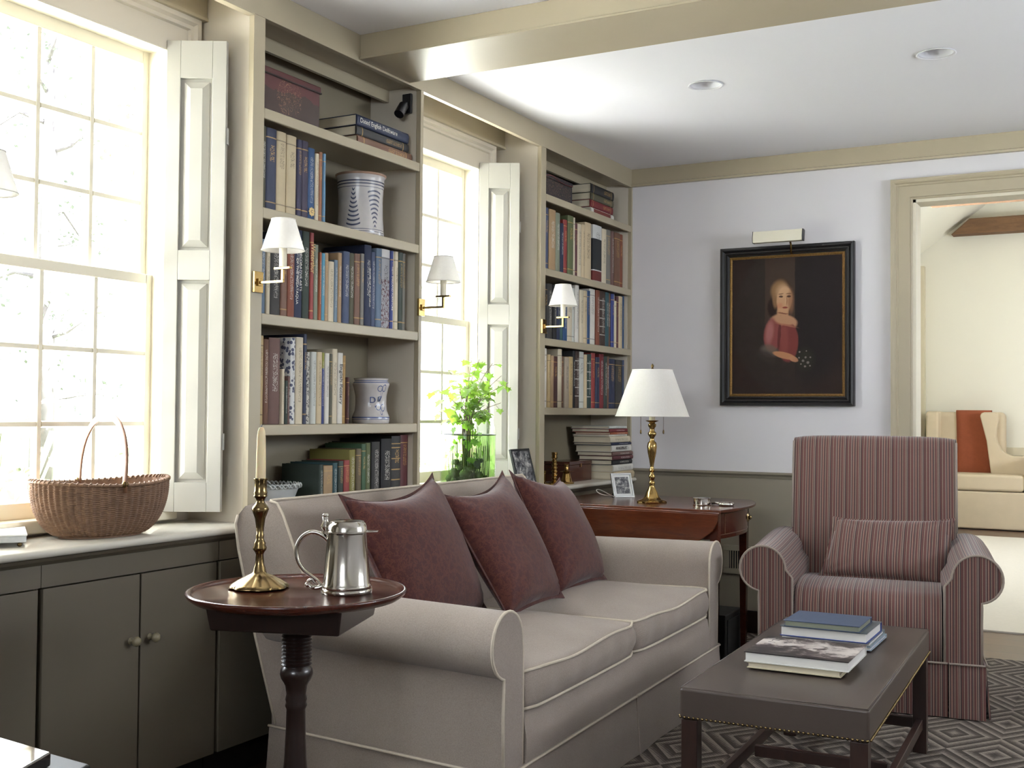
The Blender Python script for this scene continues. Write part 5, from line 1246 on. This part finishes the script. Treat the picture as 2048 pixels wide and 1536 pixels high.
# ---------------------------------------------------------------- sconces
def sconce(y, label, dx=.102):
    t = thing('wall_sconce', label, 'sconce', (.0, y, 1.487), group='brass swing-arm sconces')
    MB().box(.0003, -.020, -.032, .010, .020, .032).obj('backplate', BRASS, t, bevel=.001)
    m = MB(); m.box(.010, -.008, -.012, .016, .008, .010); m.box(.016, -.004, -.006, dx+.004, .004, .002); m.box(dx-.004, -.004, .002, dx+.004, .004, .034); m.obj('arm', BRASS, t, bevel=.0008)
    m = MB(); m.box(dx-.030, -.006, .034, dx+.030, .006, .041); m.obj('cross_bar', BRASS, t, bevel=.0008)
    MB().lathe([(0, .041), (.0115, .041), (.0115, .105), (0, .105)], 20, (dx, 0, 0), cap=False).obj('candle_sleeve', SLEEVE, t, smooth='a')
    so = MB().lathe([(.064, .091), (.0355, .184)], 48, (dx, 0, 0), cap=False).obj('lamp_shade', SHADE, t, smooth=True, fix=False)
    for r, z in ((.064, .091), (.0355, .184)): MB().tube([(dx+r*math.cos(2*PI*i/48), r*math.sin(2*PI*i/48), z) for i in range(48)], .0016, 6, closed=True).obj('shade_trim', SHADE, so, smooth=True)
    mb = MB(); [mb.tube([(dx, 0, .180), (dx+.035*math.cos(2*PI*k/3), .035*math.sin(2*PI*k/3), .183)], .0008, 5) for k in range(3)]; mb.tube([(dx, 0, .105), (dx, 0, .19)], .003, 8); mb.obj('shade_holder', BRASS, t)
    return t
sconce(2.674, 'brass sconce with white shade beside the large near window, in front of navy books')
sconce(3.585, 'brass sconce with white shade between the left bookcase and the small window')
sconce(4.602, 'brass sconce with white shade on the far bookcase stile')
sconce(1.665, 'sconce shade just showing at the left edge of the near window')

# ---------------------------------------------------------------- portrait
pf = thing('framed_portrait', 'dark oil portrait of a girl in a pink dress in a black and gilt frame', 'painting', (.832, YB, 1.54))
fx0, fx1, fz0, fz1 = -.336, .336, -.400, .402
def fr(name, i0, i1, y0_, y1_, m_, prof=None):
    mb = MB(); A = [(fx0+i0, fz0+i0), (fx1-i0, fz0+i0), (fx1-i0, fz1-i0), (fx0+i0, fz1-i0)]; B = [(fx0+i1, fz0+i1), (fx1-i1, fz0+i1), (fx1-i1, fz1-i1), (fx0+i1, fz1-i1)]
    pr = prof or [(0, y0_), (0, y1_), (1, y1_), (1, y0_)]
    rings = [[((a[0]*(1-w)+b[0]*w), -y, (a[1]*(1-w)+b[1]*w)) for a, b in zip(A, B)] for w, y in pr]
    n = len(rings); vs = [p for r in rings for p in r]; fs = []
    for i in range(n):
        for j in range(4): fs.append((i*4+j, i*4+(j+1) % 4, ((i+1) % n)*4+(j+1) % 4, ((i+1) % n)*4+j))
    mb.add(vs, fs); return mb.obj(name, m_, pf)
BLK = mat('ebonised_frame', (20, 19, 20), .38, var=.1, vs=20)
fr('frame', 0, .048, 0, .03, BLK, [(0, .002), (0, .030), (.08, .036), (.30, .038), (.42, .030), (.55, .026), (.75, .030), (.85, .022), (1, .018), (1, .002)])
fr('inner_fillet', .027, .0285, 0, 0, mat('frame_line', (70, 66, 60), .4), [(0, .028), (0, .0315), (1, .0315), (1, .028)])
def gilt():
    t = NT('worn_gilt_ornament'); n = t.noise(t.coord(), 150, 3, .7); t.base(t.mix(n, srgb((74, 54, 30)), srgb((176, 134, 72)))); t.set(Metallic=.7, Roughness=.45); t.bump(n, 1, .004); return t.m
fr('gilt_slip', .046, .060, 0, 0, gilt(), [(0, .004), (0, .018), (.5, .022), (1, .016), (1, .004)])
def portrait():
    t = NT('oil_portrait'); tc = t.coord(); s = t.sep(tc); W_, H_ = .672, .802
    # painting coordinates: u 0..1 left to right, v 0..1 top to bottom over the whole frame
    nz = t.noise(tc, 22, 4, .6); wob = t.math('MULTIPLY', t.math('SUBTRACT', nz, .5), .012)
    u = t.math('ADD', t.math('ADD', t.math('MULTIPLY', s[0], 1/W_), .5), wob); v = t.math('ADD', t.math('SUBTRACT', .5, t.math('MULTIPLY', s[2], 1/H_)), wob)
    AS = H_/W_
    def ell(cx, cy, rx, ry, rot=0, soft=.18):
        dx = t.math('SUBTRACT', u, cx); dy = t.math('MULTIPLY', t.math('SUBTRACT', v, cy), AS)
        c, s_ = math.cos(math.radians(rot)), math.sin(math.radians(rot))
        x = t.math('ADD', t.math('MULTIPLY', dx, c/rx), t.math('MULTIPLY', dy, s_/rx)); y = t.math('ADD', t.math('MULTIPLY', dx, -s_/(ry*AS)), t.math('MULTIPLY', dy, c/(ry*AS)))
        d = t.math('SQRT', t.math('ADD', t.math('MULTIPLY', x, x), t.math('MULTIPLY', y, y)))
        mr = t.new('ShaderNodeMapRange', interpolation_type='SMOOTHSTEP'); t.link(d, mr.inputs[0]); mr.inputs[1].default_value = 1-soft; mr.inputs[2].default_value = 1+soft; mr.inputs[3].default_value = 1; mr.inputs[4].default_value = 0
        return mr.outputs[0]
    col = t.mix(t.noise(tc, 7, 4), srgb((44, 33, 30)), srgb((60, 46, 40)))
    col = t.mix(t.math('MULTIPLY', ell(.5, .47, .40, .46, 0, .06), .8), col, t.mix(nz, srgb((48, 40, 37)), srgb((58, 49, 45))))
    col = t.mix(t.math('MULTIPLY', t.math('MULTIPLY', t.math('GREATER_THAN', u, .34), t.math('LESS_THAN', u, .565)), t.math('MULTIPLY', ell(.5, .25, .3, .34, 0, .4), .5)), col, srgb((84, 66, 54)))
    col = t.mix(t.math('MULTIPLY', t.math('GREATER_THAN', u, .565), ell(.72, .4, .25, .45, 0, .3)), col, srgb((40, 33, 33)))
    def add(c, m_, k=1.0):
        nonlocal col
        col = t.mix(t.math('MULTIPLY', m_, k), col, srgb(c) if not hasattr(c, 'is_linked') else c)
    add((44, 28, 24), ell(.395, .385, .035, .06, 0, .3)); add((70, 48, 36), ell(.462, .285, .080, .080, 0, .2))         # dark hair
    add((158, 124, 86), ell(.448, .275, .060, .062, 15, .3), .85); add((150, 116, 80), ell(.418, .335, .020, .05, 0, .4), .8)
    add((196, 152, 116), ell(.475, .545-.135, .042, .07, 0, .2)); add((196, 150, 116), ell(.485, .475, .098, .045, 12, .15))   # neck, shoulders
    add((206, 162, 124), ell(.487, .338, .058, .082, 4, .12))                                                        # face
    add((220, 180, 140), ell(.475, .285, .045, .04, 0, .6), .7); add((150, 108, 80), ell(.535, .35, .022, .07, 0, .5), .7)
    add((196, 118, 92), ell(.452, .375, .022, .018, 0, .6), .5)
    for cx in (.461, .520): add((70, 46, 36), ell(cx, .318, .015, .0065, 0, .35), .95); add((110, 78, 56), ell(cx, .301, .020, .004, -6, .4), .7)
    add((150, 104, 78), ell(.504, .345, .007, .028, 0, .5), .6); add((228, 190, 150), ell(.496, .345, .005, .024, 0, .5), .5); add((142, 62, 52), ell(.492, .387, .020, .006, 0, .35), .95)
    add((128, 62, 58), ell(.512, .60, .078, .125, 0, .08)); add((150, 82, 74), ell(.485, .59, .03, .10, 0, .5), .6)       # bodice
    add((142, 76, 72), ell(.40, .555, .068, .105, 6, .12)); add((186, 130, 124), ell(.375, .54, .028, .07, 6, .5), .6); add((92, 40, 40), ell(.448, .56, .012, .10, 4, .4), .8)
    add((196, 150, 116), ell(.49, .468, .082, .026, 12, .25)); add((176, 120, 96), ell(.50, .497, .075, .006, 14, .5), .8)   # neckline
    add((120, 60, 48), ell(.475, .422, .040, .004, 6, .4), .8)
    add((108, 98, 86), ell(.375, .655, .068, .038, 18, .3), .8); add((58, 50, 46), ell(.35, .69, .07, .03, 30, .4), .8)     # cuff
    add((192, 138, 100), ell(.485, .685, .085, .020, 14, .15)); add((196, 142, 106), ell(.555, .708, .034, .016, 20, .2))     # forearm, hand
    for (cx, cy, q) in ((.60, .665, .007), (.625, .72, .009), (.645, .70, .008), (.66, .73, .010), (.64, .755, .008), (.675, .75, .006), (.595, .70, .006), (.68, .70, .006), (.65, .66, .005), (.61, .74, .006)): add((166, 158, 150), ell(cx, cy, q, q*.8, 0, .4), .8)
    add((64, 66, 48), ell(.64, .71, .06, .06, 0, .7), .35)
    t.base(t.mix(1.0, col, (.62, .60, .60, 1), 'MULTIPLY')); t.set(Roughness=.6, Specular_IOR_Level=.12); t.bump(t.noise(tc, 220, 3), .15, .001); return t.m
MB().add([(fx0+.055, -.012, fz0+.055), (fx1-.055, -.012, fz0+.055), (fx1-.055, -.012, fz1-.055), (fx0+.055, -.012, fz1-.055), (fx0+.055, -.004, fz0+.055), (fx1-.055, -.004, fz0+.055), (fx1-.055, -.004, fz1-.055), (fx0+.055, -.004, fz1-.055)], [(0, 1, 2, 3), (4, 7, 6, 5), (0, 4, 5, 1), (1, 5, 6, 2), (2, 6, 7, 3), (3, 7, 4, 0)]).obj('canvas', portrait(), pf)
pl = thing('picture_light', 'cream and brass picture light mounted above the portrait', 'picture light', (.832, YB, 1.96))
m = MB(); m.prism([(-.142, .040), (-.150, .005), (-.146, -.016), (-.110, -.016), (-.096, .036), (-.11, .042)], 'X', -.132, .112); m.obj('hood', mat('ivory_lacquer', (222, 216, 196), .4), pl, bevel=.002)
for x in (-.1335, .1125): MB().prism([(-.143, .041), (-.151, .005), (-.147, -.017), (-.109, -.017), (-.095, .037), (-.11, .043)], 'X', x, x+.0012).obj('end_cap', BLACKM, pl)
MB().tube([(.03, -.12, -.0), (.03, -.05, -.005), (.03, -.038, -.02), (.03, -.036, -.06), (.03, -.0, -.06)], .005, 10).obj('arm', BRASS, pl, smooth=True)

# ---------------------------------------------------------------- vine in a glass jar
vn = thing('potted_vine', 'bright green vine growing from a large clear glass jar by the small window', 'plant', (-.105, 4.125, CT+.0008))
MB().lathe([(.112, 0), (.116, .006), (.117, .12), (.117, .25), (.112, .285), (.098, .315), (.078, .335), (.064, .35), (.060, .375), (.063, .382)], 64, cap=False).obj('glass_jar', JARG, vn, smooth=True, fix=False)
MB().lathe([(0, .004), (.112, .004), (.114, .12), (.1145, .243), (0, .243)], 48, cap=False).obj('green_water', GREENG, vn, smooth='a')
MB().tube([(.1165*math.cos(2*PI*i/64), .1165*math.sin(2*PI*i/64), .244) for i in range(64)], .0022, 6, closed=True).obj('water_line', mat('dark_waterline', (40, 48, 34), .2), vn, smooth=True)
def leafm():
    t = NT('translucent_vine_leaf'); n = t.noise(t.coord(), 30, 3); c = t.mix(n, srgb((58, 92, 26)), srgb((104, 136, 44))); t.base(c); t.set(Roughness=.45)
    tr = t.new('ShaderNodeBsdfTranslucent'); t.inp(tr, 0, t.mix(n, srgb((96, 134, 36)), srgb((140, 170, 62)))); mx = t.new('ShaderNodeMixShader'); mx.inputs[0].default_value = .5; t.link(t.b.outputs[0], mx.inputs[1]); t.link(tr.outputs[0], mx.inputs[2]); t.link(mx.outputs[0], t.out.inputs[0]); return t.m
LEAF = leafm(); MOSS = mat('mossy_root_mass', (48, 66, 28), .9, var=.4, vs=60)
rnd = random.Random(11)
def leaf(mb, p, d, up, sz):
    d = Vector(d).normalized(); sd = d.cross(Vector(up)).normalized(); nn = sd.cross(d)
    o = [(0, 0), (.18, .30), (.05, .52), (.38, .42), (.55, .60), (.62, .30), (1.0, 0)]
    pts = o+[(x, -y) for x, y in o[-2:0:-1]]
    def P(x, y, z=0): return Vector(p)+d*x*sz+sd*y*sz+nn*(z*sz-.25*sz*x*x+.12*sz*abs(y))
    vs = [P(.38, 0, -.03)]+[P(x, y) for x, y in pts]; n = len(pts); mb.add(vs, [(0, 1+i, 1+(i+1) % n) for i in range(n)])
fol = MB(); stm = MB(); 
tips = [(-.02, -.24, .43), (.0, -.20, .53), (-.05, -.17, .34), (.02, -.12, .47), (.04, .02, .56), (-.03, .08, .57), (.03, .16, .55), (.0, .30, .50), (.03, .24, .38), (-.02, .12, .42), (.05, .04, .40), (.0, -.05, .36), (.03, -.22, .37), (-.03, .18, .47), (.04, -.06, .50), (.02, .33, .47), (.03, .09, .33), (-.02, -.10, .30), (.0, .03, .48)]
for (x, y, z) in tips:
    y *= .95; r0 = (rnd.uniform(-.02, .02), rnd.uniform(-.02, .02), .30)
    path = smooth_path([(r0[0]*.6, r0[1]*.6, .06), r0, (r0[0]*.5+x*.4, r0[1]*.4+y*.45, .30+(z-.30)*.62), (x, y, z)], 5); stm.tube(path, [.0022-.0014*i/len(path) for i in range(len(path))], 5)
    for k in range(7):
        i = int(len(path)*(.55+.45*rnd.random()))-1; q = path[i]; a = rnd.uniform(0, 2*PI); dz = rnd.uniform(-.6, .35)
        e = Vector((math.cos(a)*.6, math.sin(a), dz)).normalized(); L = rnd.uniform(.015, .04)
        stm.tube([q, q+e*L], .0007, 4); leaf(fol, q+e*L, e+Vector((0, 0, -.35)), (rnd.uniform(-.4, .4), rnd.uniform(-.4, .4), 1), rnd.uniform(.030, .052))
for k in range(46):   # leaves inside the jar
    a = rnd.uniform(0, 2*PI); r_ = rnd.uniform(.02, .085); z = rnd.uniform(.12, .33); r_ = min(r_, .085 if z < .28 else .05); p = Vector((r_*math.cos(a), r_*math.sin(a), z)); leaf(fol, p, (math.cos(a)*.2, math.sin(a)*.2, rnd.uniform(-1, .3)), (math.cos(a), math.sin(a), .2), rnd.uniform(.02, .036))
fol.obj('leaves', LEAF, vn, smooth=True, fix=False); stm.obj('stems', mat('brown_green_stems', (84, 70, 36), .6), vn, smooth=True)
mm = MB()
for k in range(60):
    a = rnd.uniform(0, 2*PI); r_ = .075*math.sqrt(rnd.random()); z = rnd.uniform(.02, .10+.05*rnd.random()); mm.ball((r_*math.cos(a), r_*math.sin(a), z), rnd.uniform(.012, .026), 4, sz=rnd.uniform(.6, 1.3))
for k in range(90):
    a = rnd.uniform(0, 2*PI); r_ = .09*math.sqrt(rnd.random()); mm.tube([(r_*math.cos(a), r_*math.sin(a), .05), (r_*math.cos(a)*1.05+rnd.uniform(-.01, .01), r_*math.sin(a)*1.05, rnd.uniform(.12, .22))], .0012, 4)
mo = mm.obj('roots_and_moss', MOSS, vn, smooth=True); mo['kind'] = 'stuff'

# ---------------------------------------------------------------- black lacquer table corner at the lower left
lt = thing('lacquer_table', 'glossy black lacquer table, only its corner showing at the lower left', 'table', (.70, .85, 0))
BLQ = mat('black_lacquer', (10, 10, 13), .05, var=0, spec=.9); _b = BLQ.node_tree.nodes['Principled BSDF']; _b.inputs['Coat Weight'].default_value = 1.0; _b.inputs['Coat IOR'].default_value = 2.2; _b.inputs['Coat Roughness'].default_value = .04
def poly(d):
    P = [Vector((1.0105, 1.106)), Vector((.40, 1.17)), Vector((.52, .60)), Vector((1.21, .626))]; c = sum(P, Vector((0, 0)))/4
    return [tuple(p+(p-c).normalized()*d-Vector((.70, .85))) for p in P]
MB().prism(poly(0), 'Z', .600, .620).obj('tabletop', BLQ, lt, bevel=.003)
MB().prism(poly(.055), 'Z', .572, .599).obj('moulded_edge', mat('satin_black_paint', (12, 12, 14), .5, spec=.2), lt, bevel=.008, seg=4)
MB().prism(poly(.02), 'Z', .50, .571).obj('apron', BLQ, lt, bevel=.002)
for (x, y) in poly(-.03): MB().box(x-.02, y-.02, .0095 if x > -.3 else .0095, x+.02, y+.02, .50).obj('leg', BLQ, lt, bevel=.002)
# ---------------------------------------------------------------- room beyond the doorway
FY = 12.6
mb = MB(); mb.box(.0, FY, 0, 4.6, FY+.1, 4.3); struct('wall_next_room_far', mb, CRWALL)
mb = MB(); mb.box(.28, YB+.12, 0, .40, 8.3, 2.75); mb.box(.28, 8.3, 2.3, .40, 9.5, 2.75); mb.box(.28, 9.5, 0, .40, FY, 2.75); mb.box(.28, 8.3, 0, .40, 9.5, 1.2); struct('wall_next_room_left', mb, CRWALL)
mb = MB(); mb.box(4.5, YB+.12, 0, 4.6, 8.7, 2.75); mb.box(4.5, 8.7, 2.3, 4.6, 10.3, 2.75); mb.box(4.5, 10.3, 0, 4.6, FY, 2.75); mb.box(4.5, 8.7, 0, 4.6, 10.3, 1.2); struct('wall_next_room_right', mb, CRWALL)
mb = MB(); mb.hexa([(.25, YB+.12, 2.68), (2.45, YB+.12, 4.31), (2.45, YB+.12, 4.41), (.25, YB+.12, 2.78), (.25, FY, 2.68), (2.45, FY, 4.31), (2.45, FY, 4.41), (.25, FY, 2.78)])
mb.hexa([(2.45, YB+.12, 4.31), (4.65, YB+.12, 2.68), (4.65, YB+.12, 2.78), (2.45, YB+.12, 4.41), (2.45, FY, 4.31), (4.65, FY, 2.68), (4.65, FY, 2.78), (2.45, FY, 4.41)]); struct('ceiling.001', mb, CRWALL)
mb = MB(); mb.box(-.34, YB+.0, 2.52, 4.65, YB+.12, 4.5); struct('wall_back.002', mb, CRWALL)
mb = MB(); mb.box(.40, FY-.03, .70, 4.5, FY, .78); struct('trim_9', mb, mat('cream_chair_rail', (214, 204, 178), .5)); mb = MB(); mb.box(.40, FY-.10, 0, .46, FY, 2.66); struct('trim_10', mb, mat('cream_chair_rail', (214, 204, 178), .5))
t = MB(); t.hexa([(.735, FY-.2, 2.955), (3.9, FY-.2, 2.955), (3.75, FY-.2, 3.11), (.915, FY-.2, 3.11), (.735, FY-.02, 2.955), (3.9, FY-.02, 2.955), (3.75, FY-.02, 3.11), (.915, FY-.02, 3.11)]); o = t.obj('tie_beam', OLDBEAM, bevel=.008); tag(o, 'weathered oak tie beam across the far wall seen through the doorway', 'beam', 'old oak tie beams')
o = MB().hexa([(1.02, 8.9, 2.672), (4.0, 8.9, 2.672), (4.0, 8.9, 2.76), (1.06, 8.9, 2.76), (1.02, 9.1, 2.672), (4.0, 9.1, 2.672), (4.0, 9.1, 2.76), (1.06, 9.1, 2.76)]).obj('tie_beam', OLDBEAM, bevel=.01); tag(o, 'nearer oak tie beam just under the doorway head', 'beam', 'old oak tie beams')
# wing settee with a draped throw
se = thing('wing_settee', 'cream upholstered wing settee seen through the doorway', 'sofa', (1.15, 12.0, 0))
def S(mb, nm, **k): return mb.obj(nm, CRFAB, se, **k)
S(MB().box(-.60, -.12, .003, .47, .5, .368), 'base', bevel=.02, seg=3)
S(MB().box(-.48, -.13, .372, .30, .32, .53), 'seat_cushion', bevel=.03, seg=4); S(MB().box(.305, -.12, .372, .46, .32, .70), 'arm', bevel=.035, seg=4)
S(MB().box(-.60, .33, .36, .10, .52, 1.135), 'backrest', bevel=.05, seg=4)
w_ = [(.60, .365), (.52, .70), (.60, .72), (.66, 1.135)]
for nm, X0, X1 in (('wing', -.62, -.50),):
    S(MB().prism([(-.12, .36), (-.12, .70), (.05, .72), (.12, .86), (.13, 1.11), (.16, 1.14), (.50, 1.14), (.50, .36)], 'X', X0, X1), nm, bevel=.025, seg=3)
# right wing sweeps down to a low arm, seen from the front
m = MB(); P_ = [(-.12, 1.10), (-.105, 1.125), (-.08, 1.135), (.03, 1.135), (.045, 1.12), (.05, 1.07), (.03, .97), (.025, .90), (.04, .83), (.075, .765), (.12, .725), (.18, .705), (.46, .70), (.46, .372), (.0, .372), (-.03, .60), (-.06, .85)]
m.prism([(x, z) for x, z in P_], 'Y', .20, .328); S(m, 'wing', bevel=.012, seg=3)
th_ = MB()
def drape(u, v):
    x = -.36+.33*u; k = v*1.25
    if k < .18: y, z = .52-.01, 1.135-(.18-k)
    elif k < .36: a = (k-.18)/.18*PI; y, z = .425+.10*math.cos(a), 1.145+.01*math.sin(a)
    else: y, z = .315-.0*k, 1.14-(k-.36)
    return (x+.03*math.sin(v*3), y, max(z, .5))
th_.grid(drape, 8, 30); th = th_.obj('throw_blanket', mat('terracotta_wool', (150, 80, 52), .95, var=.08, vs=30), smooth=True); th.location = (1.15-.02, 12.0, 0); md = th.modifiers.new('s', 'SOLIDIFY'); md.thickness = .012
tag(th, 'terracotta wool throw draped over the back of the cream settee', 'blanket')

# ---------------------------------------------------------------- garden outside the windows
LAWN = mat('spring_lawn', (92, 98, 70), .95, var=.3, vs=2)
g = MB().box(-9, -6, -.62, -.36, 14, -.58).obj('unseen_bounce_paving', mat('pale_bounce_paving', (222, 220, 214), .9, var=.05, vs=3)); g['kind'] = 'structure'  # unseen pale ground, added to bounce sunlight up to the ceiling
g = MB().box(-60, -25, -.9, -.36, 60, -.6).obj('garden_lawn', LAWN); g['kind'] = 'structure'
BARK = mat('grey_bark', (50, 46, 46), .9, var=.3, vs=12); FOL = mat('spring_foliage', (58, 66, 34), .9, var=.4, vs=5); FOL2 = mat('pine_foliage', (54, 60, 50), .9, var=.4, vs=5)
rg = random.Random(3)
def garden_tree(x, y, h, label, r=.16, fm=FOL2, dens=900):
    t = thing('garden_tree', label, 'tree', (x, y, -.6), group='trees outside the windows'); m = MB(); tops = []
    m.tube([(0, 0, 0), (.06, .02, h*.5), (0, .1, h)], [r, r*.7, r*.25], 10)
    for k in range(16):
        z = h*(.18+.8*k/16); a = rg.uniform(0, 2*PI); L = rg.uniform(.9, 1.9)*(1.15-z/h); e = (L*math.cos(a), L*math.sin(a), z+rg.uniform(-.3, .5)); m.tube([(0, 0, z), (e[0]*.5, e[1]*.5, z+.12), e], [.045, .03, .012], 6); tops.append(e)
    m.obj('trunk', BARK, t, smooth=True); f = MB()
    for e in tops:
        for k in range(dens//16):
            p = Vector(e)*rg.uniform(.5, 1.05)+Vector((rg.gauss(0, .28), rg.gauss(0, .28), rg.gauss(0, .2))); p.z = e[2]+rg.gauss(0, .25); s_ = rg.uniform(.02, .055); a = Vector((rg.gauss(0, 1), rg.gauss(0, 1), rg.gauss(0, 1))).normalized(); b = a.orthogonal().normalized()
            f.add([p-a*s_, p+b*s_*.6, p+a*s_, p-b*s_*.6], [(0, 1, 2, 3)])
    f.obj('foliage', fm, t, fix=False)
garden_tree(-8.5, 4.2, 8, 'bare-limbed grey tree outside the large window', .2); garden_tree(-10, 8.4, 9, 'tall thin tree beyond the lawn outside the large window', .17); garden_tree(-6.9, 9.6, 6.5, 'small leafy tree outside the windows', .10, FOL); garden_tree(-9, 15, 9, 'tall tree seen through the small window', .18); garden_tree(-13, 12.5, 10, 'distant tree behind the others outside', .2)
def shrub(x, y, r, h, label):
    f = MB()
    for k in range(900):
        a = rg.uniform(0, 2*PI); q = r*math.sqrt(rg.random()); z = h*(1-(q/r)**2)*rg.uniform(.2, 1)
        p = Vector((q*math.cos(a), q*math.sin(a), z)); s_ = rg.uniform(.03, .07); d = Vector((rg.gauss(0, 1), rg.gauss(0, 1), rg.gauss(0, 1))).normalized(); b = d.orthogonal().normalized(); f.add([p-d*s_, p+b*s_*.6, p+d*s_, p-b*s_*.6], [(0, 1, 2, 3)])
    for k in range(14): a = rg.uniform(0, 2*PI); f.tube([(0, 0, 0), (r*.6*math.cos(a), r*.6*math.sin(a), h*.8)], .012, 5)
    o = f.obj('garden_shrub', FOL, fix=False); o.location = (x, y, -.6); tag(o, label, 'shrub', 'shrubs outside the windows')
for x, y, r, h, L in ((-3.9, 3.6, .9, 1.3, 'low sprawling shrub nearest the large window'), (-5.2, 5.6, .95, 1.9, 'rounded shrub behind the basket handle, outside'), (-4.6, 7.7, .95, 1.6, 'leafy shrub outside at the right of the large window'), (-5.4, 11.5, 1.4, 1.7, 'shrub seen low through the small window'), (-3.6, 9.6, .6, 1.2, 'small shrub outside between the two windows'), (-8.2, 6.9, 1.2, 2.3, 'tall loose shrub farther out on the lawn')): shrub(x, y, r, h, L)
for k, (x, y, L) in enumerate(((-.355, 2.60, 'dark blue-grey exterior shutter outside the large window'), (-.355, 4.47, 'dark blue-grey exterior shutter outside the small window'))):
    t = thing('exterior_shutter', L, 'shutter', (x, y, .80), math.radians(-62), group='exterior shutters'); SM_ = mat('blue_grey_exterior_paint', (58, 66, 78), .5)
    m = MB(); m.box(-.16, 0, 0, -.12, .03, 1.39); m.box(-.04, 0, 0, 0, .03, 1.39); m.box(-.12, 0, 0, -.04, .03, .07); m.box(-.12, 0, .66, -.04, .03, .72); m.box(-.12, 0, 1.32, -.04, .03, 1.39); m.obj('frame', SM_, t)
    m = MB(); [m.box(-.12, .006, .08+i*.028, -.04, .022, .086+i*.028) for i in range(44)]; m.obj('louvres', SM_, t)
